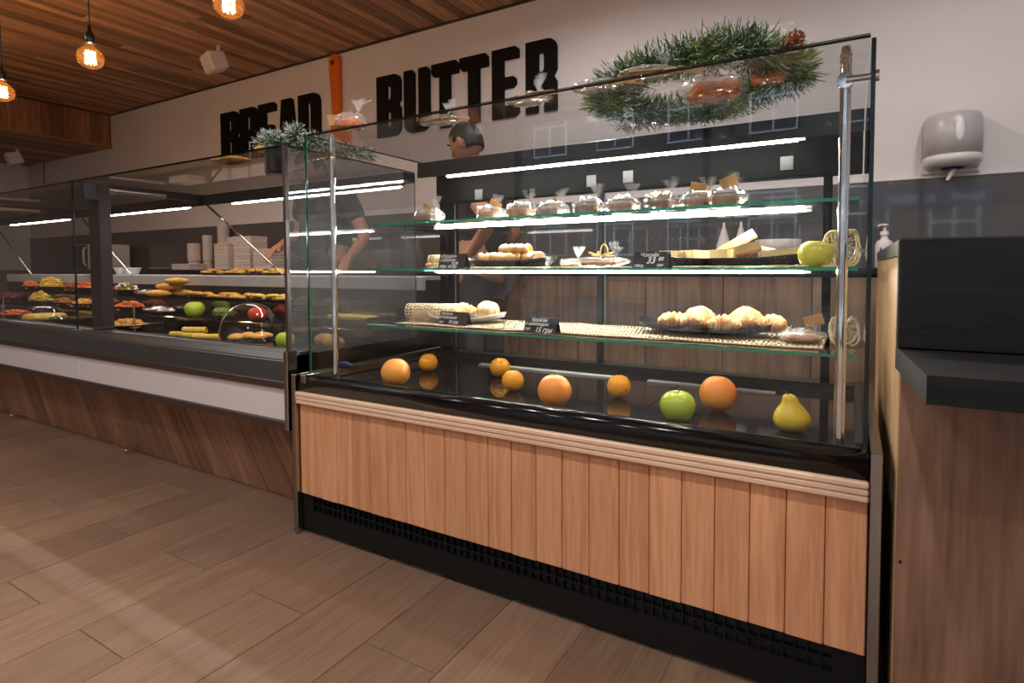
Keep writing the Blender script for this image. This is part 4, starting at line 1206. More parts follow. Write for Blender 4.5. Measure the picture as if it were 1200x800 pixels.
TR = [(240, Y3, D3, .26, 'flat black tray of orange pastries beside the bread sticks'), (268, Y3, D3, .22, 'flat black tray of thin pastry slices in the rear row'), (298, Y3, D3, .28, 'flat black tray of long pastries behind the cloche'), (327, Y3, D3, .22, 'flat black tray of yellow buns near the pastry case'),
      (252, 2.06, DL, .20, 'black plate of pastries on the rear ledge, nearest the cups'), (278, 2.06, DL, .20, 'black plate of pastries in the middle of the rear ledge'), (303, 2.06, DL, .20, 'black plate of pastries on the rear ledge, third from the cups'), (326, 2.06, DL, .20, 'black plate of pastries on the rear ledge near the worker')]
for k, (pxx, y, z, L, lab) in enumerate(TR):
    c = ony(pxx, 330, y)
    flat_plate((c.x, y, z), L * 1.0, .145, lab)
    for i in range(5):
        rr = random.Random(k * 9 + i)
        o = MB().sph((0, 0, .011), (.048, .026, .012), 14, 6, lambda d: 1 + .05 * math.sin(10 * d.x)).build('flat_pastry', 'yellow_food' if k == 3 else 'bread')
        o.location = (c.x + (i - 2) * L * .17, y + rr.uniform(-.018, .018), z + .006 + (.012 if i % 2 else 0)); o.rotation_euler = (0, rr.uniform(-.1, .1), rr.uniform(-.6, .6))
        tag(o, 'golden flat pastry on ' + lab[lab.index('black'):].replace('black', 'the black', 1) if False else 'golden flat pastry on the ' + lab.replace('flat black ', 'black ').split(' of ')[0].replace('black ', 'black ') + ' ' + lab.split(' pastries ')[-1].split(' buns ')[-1].split(' slices ')[-1], 'pastry', 'flat pastries on the deli trays')
c = ony(142, 320, 2.05)
for k in range(2):
    o = bowl_mesh(.055, .05).build('white_bowl', 'plate_white'); o.location = (c.x + k * .14, 2.06, DL); tag(o, ['white porcelain bowl on the rear ledge beside the post', 'white porcelain bowl on the rear ledge, next to the first'][k], 'bowl', 'white bowls on the rear ledge')
c = ony(190, 315, 3.0)
o = bowl_mesh(.12, .022).build('white_platter', 'plate_white'); o.location = (c.x, 3.0, .9003); tag(o, 'wide white platter on the back counter left of the cups', 'plate')
# steel perforated tray with pastries at the near end
def perforated(c, L, Wd, h, label, rz=0):
    o = thing('perforated_tray', label, 'tray', c, rz, 'perforated steel trays')
    mb = MB().box(-L / 2, L / 2, -Wd / 2, Wd / 2, 0, .002)
    mb.box(L / 2 - .002, L / 2, -Wd / 2, Wd / 2, .002, h); mb.box(-L / 2, -L / 2 + .002, -Wd / 2, Wd / 2, .002, h); mb.box(-L / 2, L / 2, Wd / 2 - .002, Wd / 2, .002, h)
    rows = 4
    for k in range(rows + 1): mb.box(-L / 2, L / 2, -Wd / 2, -Wd / 2 + .002, .002 + (h - .002) * k / rows - (.003 if k else 0), .002 + (h - .002) * k / rows + .003 * (k < rows))
    for k in range(rows):
        for j in range(12): mb.box(-L / 2 + L * (j + .5 * (k % 2)) / 12, -L / 2 + L * (j + .5 * (k % 2)) / 12 + .006, -Wd / 2, -Wd / 2 + .002, .002 + (h - .002) * k / rows, .002 + (h - .002) * (k + 1) / rows)
    mb.build('tray', 'brushed', o)
    return o
pt = [(Vector((-1.90, 1.713, D2)), 'perforated steel tray of yellow pastries at the end of the deli counter')]
for c, lab in pt:
    perforated(c, .30, .12, .05, lab)
    for k in range(4):
        o = MB().sph((0, 0, .02), (.05, .05, .02), 14, 8).build('yellow_bun', 'yellow_food'); o.location = c + Vector((-.10 + k * .067, .0, .018)); o.scale = (.7, 1, 1)
        tag(o, 'yellow bun in the perforated steel tray', 'bun', 'yellow buns in the steel tray')
for k, (x_, y_) in enumerate(((-1.77, 1.50), (-1.87, 1.54))):
    o = MB().sph((0, 0, .026), (.045, .038, .027), 18, 10).build('sweet_bun', 'bread'); o.location = (x_, y_, D1); tag(o, ['sweet bun on the deli deck next to the grey side glass', 'sweet bun on the deli deck beside another bun'][k], 'bun', 'sweet buns by the side glass')

# ================================================================== ON TOP OF THE CASES
TZ = GT + .0003
def needles(mb, path, R, n, ln, rr, snow=.25, lime=.25):
    k = len(path)
    for i in range(n):
        t = rr.uniform(0, k - 1.001); a = path[int(t)].lerp(path[int(t) + 1], t % 1)
        tg = (path[int(t) + 1] - path[int(t)]).normalized()
        d = Vector((rr.gauss(0, 1), rr.gauss(0, 1), rr.gauss(.25, 1))).normalized() * .85 + tg * rr.uniform(-.6, .6)
        d.normalize()
        l = ln * rr.uniform(.6, 1.15)
        base_ = a + d * R * rr.uniform(.0, .35)
        tip = base_ + d * l
        if tip.z < TZ + .001: tip.z = TZ + .001 + rr.uniform(0, .004)
        if base_.z < TZ + .001: base_.z = TZ + .001
        sd = d.cross(Vector((rr.uniform(-1, 1), rr.uniform(-1, 1), rr.uniform(-1, 1)))).normalized() * .0011
        m_ = 2 if rr.random() < snow * .4 else (1 if math.sin(a.x * 37) + math.sin(a.y * 23) > 1.0 - 2 * lime else 0)
        mid = base_.lerp(tip, .72)
        mb.add([base_ - sd, base_ + sd, mid + sd, mid - sd], [(0, 1, 2, 3)], m_)
        mb.add([mid - sd, mid + sd, tip], [(0, 1, 2)], 2 if rr.random() < snow else m_)
def pinecone(loc, rot, s_, parent, rr):
    mb = MB()
    for k in range(46):
        t = k / 46; a = k * 2.4; rad = s_ * .42 * math.sin(PI * (.12 + .80 * t)) ; z = s_ * t
        d = Vector((math.cos(a), math.sin(a), .45 + .5 * t)).normalized()
        p = Vector((0, 0, z)); e = p + d * (rad + .004)
        sd = Vector((-math.sin(a), math.cos(a), 0)) * s_ * .085; up = Vector((0, 0, s_ * .035))
        mb.add([p - sd * .4, p + sd * .4, e + sd, e - sd, e + d * s_ * .03 + up], [(0, 1, 2, 3), (3, 2, 4), (0, 3, 4), (1, 4, 2)], 0)
        mb.add([e + sd * .8 + up * .4, e - sd * .8 + up * .4, e + d * s_ * .045 + up * 1.1], [(0, 1, 2)], 1)
    o = mb.build('pine_cone', ['pinecone', 'needle_snow'], parent, (0, 0, 0)); o.location = Vector(loc) - Vector(ORG[parent.name]); o.rotation_euler = rot
    return o
wr = thing('pine_wreath', 'snowy green pine wreath with cones lying on the pastry case', 'wreath', (-.40, 1.55, TZ), world=True)
rr = random.Random(11)
mb = MB()
ctr = Vector((-.385, 1.54, TZ + .026))
path = [ctr + Vector((.25 * math.cos(a), .21 * math.sin(a), .008 * math.sin(a * 3) + .035 * math.exp(-((.25 * math.cos(a) - .16) / .09) ** 2))) for a in [2 * PI * k / 40 for k in range(41)]]
needles(mb, path, .14, 17000, .034, rr, .22, .30)
nd = mb.build('needles', ['needle_green', 'needle_lime', 'needle_snow'], wr); nd['kind'] = 'stuff'
for (pxx, pyy, y, s_, rot) in ((823, 60, 1.42, .07, (-.5, .3, 0)), (913, 46, 1.40, .055, (-.3, .9, 0)), (925, 75, 1.50, .05, (1.3, .2, 0)), (835, 62, 1.50, .06, (.3, -.5, 1))):
    c = ony(pxx, pyy, y); c.z = max(c.z - s_ * .5, TZ + .02); pinecone(c, rot, s_, wr, rr)
mb = MB()
for k in range(520):
    a = rr.uniform(2.2, 4.6); p = Vector((-.50 + .22 * math.cos(a * 1.3 + 1), 1.78 + .05 * math.sin(a * 5), TZ + .03)) if False else Vector((rr.uniform(-.70, -.36), 1.80 + rr.uniform(-.03, .04), TZ + .028))
    d = Vector((rr.gauss(0, 1), rr.gauss(0, 1), rr.gauss(0, .7))).normalized() * .026
    q = p + d; q.z = max(q.z, TZ + .001)
    sd = d.cross(Vector((rr.uniform(-1, 1), rr.uniform(-1, 1), 1))).normalized() * .0012
    mb.add([p - sd, p + sd, q + sd, q - sd], [(0, 1, 2, 3)])
tn = mb.build('tinsel', 'tinsel', wr); tn['kind'] = 'stuff'; tn['label'] = 'silver tinsel'
# wrapped gifts inside and beside the wreath
GT_ = 'cellophane gifts on top of the pastry case'
c = ony(905, 45, 1.45)
packet((c.x - .01, 1.47, TZ), .2, .10, .09, .10, 'upright cellophane gift with orange sweets rising from the wreath', GT_, 71, 'carrot_food', None)
c = onz(835, 118, TZ); packet((c.x, c.y, TZ), .5, .15, .14, .06, 'cellophane gift with orange slices inside the wreath', GT_, 72, 'carrot_food', (.05, 0, .04))
def flat_gift(pxx, pyy, label, seed, tagged=True):
    c = onz(pxx, pyy, TZ)
    o = packet((c.x, c.y, TZ), random.Random(seed).uniform(-.5, .5), .13, .08, .025, label, GT_, seed, 'gingerbread', None, True)
    if tagged:
        t_ = MB().box(-.035, .035, -.017, .017, 0, .0012).build('gift_tag', 'kraft', o); t_.location = (.095, -.03, .001); t_.rotation_euler = (0, 0, .5)
        MB().tube([(.06 + .025 * math.cos(a), -.03 + .014 * math.sin(a), .004) for a in [2 * PI * k / 14 for k in range(14)]], .0014, 4, closed=True).build('cord', 'raffia', o)
    return o
flat_gift(700, 107, 'flat cellophane gift with kraft tag beside the wreath', 81)
flat_gift(620, 122, 'flat cellophane gift with raffia cord under the final letter R', 82)
flat_gift(515, 146, 'flat cellophane gift with kraft tag under the letter U', 83)
flat_gift(760, 92, 'flat cellophane gift at the front edge before the wreath', 84)
c = onz(405, 151, TZ)
o = packet((c.x, c.y + .02, TZ), .3, .10, .07, .055, 'sparkling cellophane gift with orange wafer at the end of the case top', GT_, 85, 'carrot_food', (-.045, -.02, .03))
MB().tube([(.02, 0, .05), (.05, -.01, .075), (.085, -.02, .085)], .002, 5).build('ribbon', 'raffia', o)
# snowy garland and biscuits on the deli counter end
TZ2 = 1.3315
gl = thing('pine_garland', 'snowy pine garland on the end of the deli counter', 'garland', (-1.80, 1.32, TZ2), world=True)
mb = MB(); TZs = TZ; TZ = TZ2
path = [Vector((-1.90 + .24 * k / 12, 1.30 + .02 * math.sin(k), TZ2 + .03 + .012 * math.sin(k * .8))) for k in range(12)]
needles(mb, path, .05, 2200, .036, rr, .65, .1)
nd = mb.build('needles', ['needle_green', 'needle_lime', 'needle_snow'], gl); nd['kind'] = 'stuff'
path = [Vector((-1.72 + .02 * math.sin(k), 1.30 + .04 * k, TZ2 + .03)) for k in range(10)]
mb = MB(); needles(mb, path, .05, 1500, .036, rr, .5, .2)
nd = mb.build('needles', ['needle_green', 'needle_lime', 'needle_snow'], gl); nd['kind'] = 'stuff'
TZ = TZs
for k, (pxx, pyy) in enumerate(((265, 191), (276, 189), (318, 178))):
    c = onz(pxx, pyy, TZ2)
    o = MB().lathe([(0, 0), (.05, 0), (.056, .006), (.05, .012), (0, .014)], n=20).build('wafer_biscuit', 'bread'); o.location = (c.x, c.y, TZ2 + .0005 + .0 * k)
    tag(o, ['golden wafer biscuit at the far end on the deli counter top', 'golden wafer biscuit on the deli counter top beside another', 'golden wafer biscuit beside the garland on the deli counter top'][k], 'biscuit', 'wafer biscuits on the deli counter top')

# ================================================================== WALL SIGN
def arc(cx, cy, rx, ry, a0, a1, n=5):
    return [(cx + rx * math.cos(a0 + (a1 - a0) * k / n), cy + ry * math.sin(a0 + (a1 - a0) * k / n)) for k in range(n + 1)]
H2 = PI / 2
GLY = {
 'B': ([[(0, 0), (.72, 0)] + arc(.72, .14, .28, .14, -H2, 0) + arc(1.0, .42, .0, .0, 0, 0, 1) + [(1, .44), (.90, .505), (1, .57)] + [(1, .84)] + arc(.72, .86, .28, .14, 0, H2) + [(0, 1)],
        [(.44, .15), (.44, .40), (.56, .40), (.60, .36), (.60, .19), (.56, .15)], [(.44, .60), (.44, .82), (.56, .82), (.60, .78), (.60, .64), (.56, .60)]]),
 'R': ([[(0, 0), (.40, 0), (.40, .36), (.52, .36), (.60, .30), (.60, 0), (1, 0), (1, .40), (.90, .475), (1, .56), (1, .84)] + arc(.72, .86, .28, .14, 0, H2) + [(0, 1)],
        [(.42, .56), (.42, .82), (.56, .82), (.60, .78), (.60, .60), (.56, .56)]]),
 'E': ([[(0, 0), (.88, 0), (1, .05), (1, .17), (.44, .17), (.44, .42), (.80, .42), (.90, .46), (.90, .54), (.80, .58), (.44, .58), (.44, .83), (1, .83), (1, .95), (.88, 1), (0, 1)]]),
 'A': ([[(0, 0), (.36, 0), (.40, .2), (.60, .2), (.64, 0), (1, 0), (.80, .96), (.70, 1), (.20, 1)], [(.43, .34), (.47, .70), (.53, .70), (.57, .34)]]),
 'D': ([[(0, 0), (.70, 0)] + arc(.70, .16, .30, .16, -H2, 0) + arc(.70, .84, .30, .16, 0, H2) + [(0, 1)], [(.42, .14), (.42, .84), (.52, .84), (.58, .78), (.58, .20), (.52, .14)]]),
 'U': ([arc(.3, .16, .3, .16, PI, 1.5 * PI) + arc(.7, .16, .3, .16, -H2, 0) + [(1, .94), (.90, 1), (.58, 1), (.58, .20), (.54, .16), (.46, .16), (.42, .20), (.42, .94), (.32, 1), (0, 1)]]),
 'T': ([[(.30, 0), (.70, 0), (.70, .80), (1, .80), (1, .94), (.90, 1), (0, 1), (0, .86), (.10, .80), (.30, .80)]]),
}
def letter(ch, x0, x1, z0, z1, y0, y1, parent):
    cu = bpy.data.curves.new('glyph', 'CURVE'); cu.dimensions = '2D'; cu.fill_mode = 'BOTH'; cu.extrude = (y1 - y0) / 2
    for poly in GLY[ch]:
        sp_ = cu.splines.new('POLY'); sp_.points.add(len(poly) - 1); sp_.use_cyclic_u = True
        for pt_, (a, bb) in zip(sp_.points, poly): pt_.co = (x0 + a * (x1 - x0), z0 + bb * (z1 - z0), 0, 1)
    to = bpy.data.objects.new('glyph', cu); COL.objects.link(to); bpy.context.view_layer.update()
    me = bpy.data.meshes.new_from_object(to.evaluated_get(bpy.context.evaluated_depsgraph_get()))
    bpy.data.objects.remove(to); bpy.data.curves.remove(cu)
    O = ORG[parent.name]
    for v in me.vertices: v.co = Vector((v.co.x - O[0], (y0 + y1) / 2 - v.co.z - O[1], v.co.y - O[2]))
    me.materials.clear(); me.materials.append(M['letter_black']); me.name = 'letter'
    o = bpy.data.objects.new('letter', me); COL.objects.link(o); o.parent = parent
    return o
LZ0, LZ1 = 1.975, 2.462
def word(s, edges, label):
    xx = [[ony(a, 100, RY1 - .03).x for a in e] for e in edges]
    o = thing('sign_lettering', label, 'sign', (xx[0][0], RY1 - .02, LZ0), world=True)
    for ch, (a, bb) in zip(s, xx): letter(ch, a, bb, LZ0, LZ1, RY1 - .022, RY1 - .0008, o)
word('BREAD', [(256, 277), (278.5, 299), (300.5, 321), (323.5, 345.5), (347.5, 373)], 'black block letters BREAD on the back wall')
word('BUTTER', [(440, 468), (472, 502), (504.5, 536), (537.5, 571), (575.5, 607), (615, 651.5)], 'black block letters BUTTER on the back wall')
a = ony(385.5, 80, RY1 - .03).x; bb = ony(398, 80, RY1 - .03).x
kn = thing('butter_knife', 'orange wall knife between the words BREAD and BUTTER', 'sign', ((a + bb) / 2, RY1 - .02, 1.9), world=True)
kw = bb - a; kc = (a + bb) / 2
prof = [(kc - .03, 2.18), (kc - .06, 2.08), (kc - .02, 1.90), (kc + .10, 1.84), (kc + .17, 1.95), (kc + .17, 2.15), (kc + .05, 2.19), (kc + kw * .48, 2.26), (kc + kw / 2, 2.68)] + [(kc + kw / 2 * math.cos(q), 2.675 + kw / 2 * math.sin(q)) for q in [PI * k / 10 for k in range(1, 10)]] + [(kc - kw / 2, 2.68)]
MB().prism(prof, RY1 - .035, RY1 - .0008, 'y').build('silhouette', 'orange_paint', kn)
MB().tube([(kc - kw * .12, RY1 - .037, 2.67), (kc - kw * .12, RY1 - .0355, 2.67)], .022, 14).build('hang_hole', 'dark_rail', kn)

# paper towel dispenser
c = ony(1114, 165, RY1); dw = .118
pd = thing('towel_dispenser', 'grey white centrefeed paper towel dispenser on the back wall', 'dispenser', (c.x, RY1, ony(1114, 200, RY1 - .1).z), world=True)
z0 = ony(1112, 182, RY1 - .12).z; z1 = ony(1112, 131, RY1 - .12).z
def dshape(w, d, n=14):
    return [(-w, 0)] + [(w * -math.cos(q) , -d * (math.sin(q) ** .55)) for q in [PI * k / n for k in range(1, n)]] + [(w, 0)]
def dloft(mb, rings):
    base_i = len(mb.v); n = len(rings[0])
    for rg in rings: mb.v += [tuple(p) for p in rg]
    for i in range(len(rings) - 1):
        for j in range(n):
            mb.f.append([base_i + i * n + j, base_i + i * n + (j + 1) % n, base_i + (i + 1) * n + (j + 1) % n, base_i + (i + 1) * n + j]); mb.m.append(0); mb.sm.append(True)
    mb.f.append([base_i + j for j in range(n)][::-1]); mb.m.append(0); mb.sm.append(False)
    mb.f.append([base_i + (len(rings) - 1) * n + j for j in range(n)]); mb.m.append(0); mb.sm.append(False)
    return mb
def ring(w, d, z): return [(c.x + x, RY1 - .001 + y, z) for x, y in dshape(w, d)]
dloft(MB(), [ring(dw, .19, z0), ring(dw, .19, z0 + (z1 - z0) * .55), ring(dw * .99, .185, z0 + (z1 - z0) * .82), ring(dw * .94, .165, z0 + (z1 - z0) * .95), ring(dw * .85, .13, z1)]).build('cover', 'clear_grey_plastic', pd)
dloft(MB(), [ring(dw * .80, .135, z0 - .055), ring(dw * .98, .185, z0 - .035), ring(dw * 1.01, .193, z0 - .001)]).build('base_tray', 'white_plastic', pd)
MB().cbox(c.x - dw, c.x + dw, RY1 - .02, RY1 - .001, z0 - .07, z0 - .001, .003).build('back_plate', 'white_plastic', pd)
nz = MB().lathe([(0, -.006), (.045, -.006), (.05, 0), (.0, 0)], (c.x, RY1 - .085, z0 - .055), 24).build('nozzle', 'navy', pd)
MB().grid(lambda u, v: (c.x + .012 * math.cos(2 * PI * u) * (1 - .3 * v) + .004 - .022 * v, RY1 - .085 + .010 * math.sin(2 * PI * u), z0 - .062 - .05 * v), 12, 5, cu=True).build('paper_end', 'paper_white', pd)
lw = MB(); lw.lathe([(0, .004), (.8, .004), (1, 0)], n=24); lw.v = [(c.x + .012 + p[0] * .018, RY1 - .1925 - p[2], (z0 + z1) / 2 + .005 + p[1] * .052) for p in lw.v]
lw.f = [q[::-1] for q in lw.f]
lw.build('level_window', 'plate_white', pd)

# ================================================================== CEILING FIXTURES
def pendant(x, y, z, label):
    o = thing('pendant_bulb', label, 'lamp', (x, y, z), 0, 'filament bulb pendants in a row')
    MB().tube([(0, 0, .17), (0, 0, CZ - z - .001)], .0032, 6).build('cord', 'black_matt', o)
    MB().lathe([(.0, .075), (.019, .075), (.021, .08), (.021, .125), (.012, .135), (.006, .17), (0, .17)], n=16).build('socket', 'black_satin', o)
    R = .0625
    prof = [(R * math.sin(t), -R * math.cos(t) * .95) for t in [PI * k / 16 for k in range(0, 14)]] + [(.017, .066), (.016, .078)]
    MB().lathe(prof, n=24).build('globe', 'amber_glass', o)
    f_ = MB()
    for k in range(8):
        a = 2 * PI * k / 8; a2 = a + .39
        f_.tube([(.019 * math.cos(a), .019 * math.sin(a), .032), (.021 * math.cos(a2), .021 * math.sin(a2), -.030)], .0036, 4, caps=False)
    f_.build('filament', 'filament', o)
    l = bpy.data.lights.new('bulb_light', 'POINT'); l.energy = BULB_W; l.color = (1, .66, .40); l.shadow_soft_size = .02
    lo = bpy.data.objects.new('bulb_light', l); COL.objects.link(lo); lo.parent = o; lo.location = (0, 0, 0)
    return o
for x, lab in ((ony(3, 105, 1.45).x, 'hanging filament bulb farthest from the word BREAD'), (ony(106, 68, 1.45).x, 'middle hanging filament bulb over the deli counter'), (ony(268, 5, 1.45).x, 'hanging filament bulb nearest the word BREAD'),
               (-5.9, 'hanging filament bulb over the last deli counter')):
    pendant(x, 1.45, ony(106, 68, 1.45).z, lab)
def wall_speaker(c, label, rz):
    o = thing('ceiling_speaker', label, 'speaker', c, rz, 'white speakers under the ceiling')
    mb = MB().cbox(-.10, .10, -.07, .07, -.075, .075, .012)
    mb.v = [(x * (1 - .12 * (y > 0)), y, z * (1 - .12 * (y > 0))) for x, y, z in mb.v]
    bq = mb.build('cabinet', 'white_plastic', o); bq.rotation_euler = (.35, 0, 0)
    gq = MB().cbox(-.088, .088, -.0755, -.0705, -.063, .063, .002).build('grille', 'white_plastic', o); gq.rotation_euler = (.35, 0, 0)
    tp = (CZ if c[0] > SOX else SOZ) - c[2]
    MB().tube([(0, .02, .05), (0, .03, tp - .001)], .014, 10).build('bracket', 'white_plastic', o)
    return o
c = onz(252, 73, 2.615); wall_speaker(tuple(c), 'white box speaker under the ceiling near the word BREAD', -.25)
c = onz(17, 186, 2.24); wall_speaker(tuple(c), 'white box speaker under the lowered soffit', -.25)
tag(MB().tube([ony(51.5, 181, RY1 - .004), ony(52, 215, RY1 - .004)], .006, 6).build('wall_cable', 'dark_rail'), 'thin dark cable running down the back wall from the soffit', 'cable')
def downlight(x, y, e, label, spot=None, col=(1, .945, .91)):
    o = thing('ceiling_downlight', label, 'lamp', (x, y, CZ - .002), 0, 'ceiling downlights')
    MB().lathe([(.075, 0), (.078, -.012), (.062, -.014), (.058, -.002)], n=24).build('ring', 'black_satin', o)
    MB().lathe([(0, -.004), (.057, -.004), (.057, -.002)], n=20).build('lens', 'downlight_lens', o)
    l = bpy.data.lights.new('downlight_beam', 'SPOT'); l.energy = e; l.color = col; l.shadow_soft_size = .05
    l.spot_size = spot or 3.08; l.spot_blend = .55
    lo = bpy.data.objects.new('downlight_beam', l); COL.objects.link(lo); lo.parent = o; lo.location = (0, 0, -.03)
    return o
DL_ = [(-1.6, .15, 1.0, 'downlight before the pastry case'), (-.3, .15, 1.6, 'downlight before the pastry case, wood counter half'), (1.1, .15, 1.2, 'downlight before the wood counter'), (-2.9, -.7, 1.2, 'downlight over the floor before the deli counters'), (.9, -1.4, .8, 'downlight by the shop window'), (-1.2, -1.4, .6, 'downlight near the shop window, deli side'), (.7, 2.2, .68, 'added fill downlight over the worktop passage'), (-1.3, 2.1, 1.25, 'added fill downlight over the passage behind the pastry case'), (-4.6, .3, .9, 'added fill downlight over the deli counter front')]  # passage and deli-front downlights are added out of view to brighten the walls
for x, y, k, lab in DL_: downlight(x, y, DOWNLIGHT_W * k, lab)

# ================================================================== PEOPLE BEHIND THE COUNTERS
def skin_surface(nodes, edges, mat, name, parent, sub=2, root=0):
    me = bpy.data.meshes.new(name)
    me.from_pydata([n[0] for n in nodes], edges, [])
    o = bpy.data.objects.new(name, me); COL.objects.link(o)
    o.modifiers.new('skin', 'SKIN'); sb = o.modifiers.new('sub', 'SUBSURF'); sb.levels = sub; sb.render_levels = sub
    if not me.skin_vertices: me.attributes  # layer is created with the modifier below if missing
    try:
        sv = me.skin_vertices[0].data
    except Exception:
        bpy.context.view_layer.objects.active = o
        bpy.ops.mesh.customdata_skin_add(); sv = me.skin_vertices[0].data
    for k, n in enumerate(nodes):
        sv[k].radius = (n[1], n[1]); sv[k].use_root = (k == root)
    bpy.context.view_layer.update()
    m2 = bpy.data.meshes.new_from_object(o.evaluated_get(bpy.context.evaluated_depsgraph_get()))
    bpy.data.objects.remove(o); bpy.data.meshes.remove(me)
    vs = [tuple(v.co) for v in m2.vertices]; fs = [tuple(p.vertices) for p in m2.polygons]
    bpy.data.meshes.remove(m2)
    return vs, fs
def hand_nodes(nodes, edges, wi, wrist, fwd, side, down, sgn):
    # palm and five curled fingers; fwd: direction of fingers, side: towards the thumb
    palm = wrist + fwd * .045
    nodes.append((palm, .024)); pi_ = len(nodes) - 1; edges.append((wi, pi_))
    lens = [(.030, .024, .018), (.034, .028, .020), (.031, .026, .019), (.025, .020, .015)]
    for k in range(4):
        off = side * (.026 - .0175 * k)
        p = palm + fwd * .035 + off
        nodes.append((p, .0095)); a = len(nodes) - 1; edges.append((pi_, a))
        d = fwd
        for j, l in enumerate(lens[k]):
            d = (d + down * (.28 + .15 * j)).normalized(); p = p + d * l
            nodes.append((p, .0085 - .0008 * j)); edges.append((a, len(nodes) - 1)); a = len(nodes) - 1
    p = palm - fwd * .012 + side * .030
    nodes.append((p, .011)); a = len(nodes) - 1; edges.append((pi_, a))
    d = (side + fwd * .7).normalized()
    for l in (.026, .022):
        p = p + d * l; d = (d + fwd * .6 + down * .25).normalized()
        nodes.append((p, .0092)); edges.append((a, len(nodes) - 1)); a = len(nodes) - 1
def head_mesh(mb, c, Rm, mi=0):
    # local frame: +y face, +x its right
    def fn(d):
        k = 1.0
        f_ = max(0, d.y)
        k += .20 * f_ * math.exp(-((d.x / .16) ** 2 + ((d.z + .12) / .20) ** 2))            # nose
        k -= .055 * f_ * math.exp(-(((abs(d.x) - .34) / .15) ** 2 + ((d.z - .08) / .12) ** 2))  # eye sockets
        k += .035 * f_ * math.exp(-((d.x / .45) ** 2 + ((d.z - .26) / .10) ** 2))            # brow
        k += .05 * f_ * math.exp(-((d.x / .22) ** 2 + ((d.z + .50) / .09) ** 2))             # lips
        k += .07 * f_ * math.exp(-((d.x / .28) ** 2 + ((d.z + .78) / .14) ** 2))             # chin
        if d.z < -.2: k *= 1 - .20 * min(1, (-d.z - .2) / .8) * (1 - .6 * f_)
        return k
    mb.sph(c, (.074, .094, .115), 40, 28, fn, mi, Rm)
    for s_ in (-1, 1):
        mb.sph(Vector(c) + Rm @ Vector((s_ * .076, -.008, -.008)), (.010, .020, .032), 12, 10, lambda d: 1 - .25 * math.exp(-(d.y ** 2 + d.z ** 2) / .12), mi, Rm @ Matrix.Rotation(s_ * .3, 3, 'Z'))
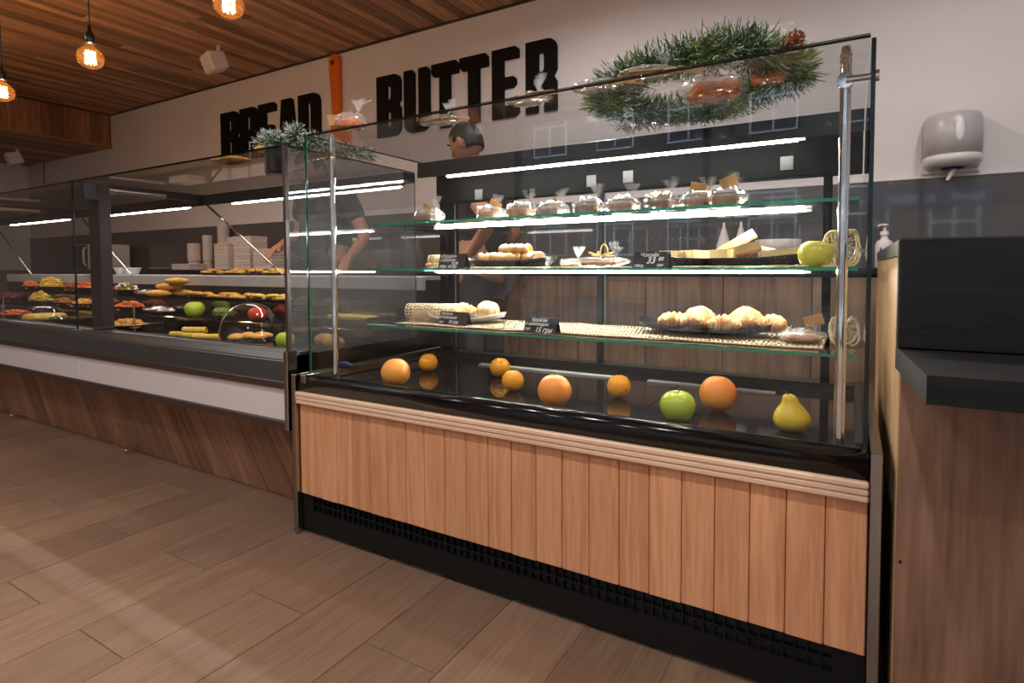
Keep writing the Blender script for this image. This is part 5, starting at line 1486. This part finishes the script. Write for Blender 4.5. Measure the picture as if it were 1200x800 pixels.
def person(label, base_, fwd, pose, headtilt, group=None):
    fwd = Vector((fwd[0], fwd[1], 0)); lf = Vector((0, 0, 1)).cross(fwd)
    B = Vector(base_)
    P = lambda f_, l_, z: B + fwd * f_ + lf * l_ + Vector((0, 0, z))
    o = thing('person', label, 'person', base_, 0, group, world=True)
    nodes = [(P(0, 0, .93), .12), (P(.0, 0, 1.12), .115), (P(.02, 0, 1.30), .115), (P(.03, 0, 1.41), .065), (P(.05, 0, 1.46), .052), (P(pose['head'][0] - .03, 0, pose['head'][2] - .07), .052)]
    edges = [(0, 1), (1, 2), (2, 3), (3, 4), (4, 5)]
    for s_, nm_ in ((1, 'L'), (-1, 'R')):
        sh, el, wr_ = pose[nm_]
        i0 = len(nodes)
        nodes += [(P(*sh), .058), (P(*[(a + bb) / 2 for a, bb in zip(sh, el)]), .046), (P(*el), .039), (P(*[(a * .6 + bb * .4) for a, bb in zip(el, wr_)]), .037), (P(*wr_), .026)]
        edges += [(2, i0)] + [(i0 + k, i0 + k + 1) for k in range(4)]
        wv = P(*wr_); ev = P(*el)
        fd = (wv - ev).normalized()
        sd = (lf * -s_) - fd * (lf * -s_).dot(fd); sd.normalize()
        dn = fd.cross(sd) * (1 if fd.cross(sd).z < 0 else -1)
        hand_nodes(nodes, edges, len(nodes) - 1, wv, fd, sd, dn, s_)
        # legs
        i1 = len(nodes)
        nodes += [(P(0, s_ * .10, .86), .085), (P(.02, s_ * .10, .48), .058), (P(-.01, s_ * .10, .10), .040), (P(.10, s_ * .11, .045), .038)]
        edges += [(0, i1), (i1, i1 + 1), (i1 + 1, i1 + 2), (i1 + 2, i1 + 3)]
    vs, fs = skin_surface(nodes, edges, 'skin', 'body', o)
    mb = MB(); mb.add(vs, fs, 0, True)
    hc = P(*pose['head'])
    yv = fwd; xv = -lf
    Rm = Matrix(((xv.x, yv.x, 0), (xv.y, yv.y, 0), (0, 0, 1))) @ Matrix.Rotation(headtilt, 3, 'X')
    head_mesh(mb, hc, Rm)
    body = mb.build('body', 'skin', o)
    # eyes and brows
    for s_ in (-1, 1):
        e = MB()
        e.sph(hc + Rm @ Vector((s_ * .030, .083, .010)), (.011, .006, .006), 10, 8, None, 0, Rm)
        e.sph(hc + Rm @ Vector((s_ * .030, .0885, .010)), (.0048, .003, .0052), 8, 6, None, 1, Rm)
        e.sph(hc + Rm @ Vector((s_ * .031, .0905, .032)), (.018, .005, .0042), 10, 6, None, 1, Rm)
        e.build('eye', ['eye_white', 'hair'], o)
    # hair: cap over the top, back and sides of the skull
    hr = MB()
    def hf(d):
        k = 1.09 + .02 * math.sin(31 * d.x) * math.sin(27 * d.z + 9 * d.y)
        front = d.y > .35 and d.z < .52
        side = abs(d.x) > .55 and d.z < .02 and d.y > -.35
        low = d.z < -.45
        return .80 if (front or side or low) else k
    hr.sph(hc, (.074, .094, .115), 44, 32, hf, 0, Rm)
    hr.build('hair', 'hair', o)
    # shirt and trousers: a second, looser surface
    n2 = [(P(0, 0, .90), .145), (P(.0, 0, 1.10), .138), (P(.02, 0, 1.30), .138), (P(.03, 0, 1.415), .080)]
    e2 = [(0, 1), (1, 2), (2, 3)]
    for nm_ in 'LR':
        sh, el, wr_ = pose[nm_]; i0 = len(n2)
        n2 += [(P(*sh), .073), (P(*[a * .35 + bb * .65 for a, bb in zip(sh, el)]), .062)]
        e2 += [(2, i0), (i0, i0 + 1)]
    vs, fs = skin_surface(n2, e2, 'black_cloth', 'shirt', o)
    MB().add(vs, fs, 0, True).build('shirt', 'black_cloth', o)
    n3 = [(P(0, 0, .95), .150)]; e3 = []
    for s_ in (1, -1):
        i1 = len(n3); n3 += [(P(0, s_ * .10, .82), .105), (P(.02, s_ * .10, .48), .078), (P(-.01, s_ * .10, .09), .065)]
        e3 += [(0, i1), (i1, i1 + 1), (i1 + 1, i1 + 2)]
    vs, fs = skin_surface(n3, e3, 'black_cloth', 'trousers', o)
    MB().add(vs, fs, 0, True).build('trousers', 'apron_cloth', o)
    for s_ in (1, -1): MB().sph(P(.06, s_ * .105, .040), (.055, .055, .040), 14, 8).sph(P(.13, s_ * .11, .032), (.05, .05, .031), 14, 8).build('shoe', 'black_satin', o)
    # apron bib
    ap = MB()
    ap.grid(lambda u, v: tuple(P(.155 - .03 * abs(2 * u - 1) ** 2 - .0 * v, (2 * u - 1) * (.12 if v > .55 else .165), .58 + .70 * v)), 12, 14)
    ap.build('apron', 'apron_cloth', o)
    return o
person('person in black shirt with short dark hair bending behind the pastry case', (-1.735, 2.46, 0), (-1, 0),
       {'head': (.10, 0, 1.575), 'L': ((-.01, .19, 1.36), (-.22, .24, 1.12), (-.10, .25, .975)), 'R': ((-.01, -.19, 1.36), (-.05, -.26, 1.08), (.20, -.20, 1.02))}, -.35, 'workers behind the counters')
person('person in black shirt reaching down behind the deli counter end', (-2.88, 2.42, 0), (0, -1),
       {'head': (.12, 0, 1.50), 'L': ((.03, .19, 1.34), (-.02, .30, 1.10), (.12, .33, .985)), 'R': ((.03, -.19, 1.34), (-.02, -.30, 1.14), (.12, -.31, 1.05))}, -.45, 'workers behind the counters')
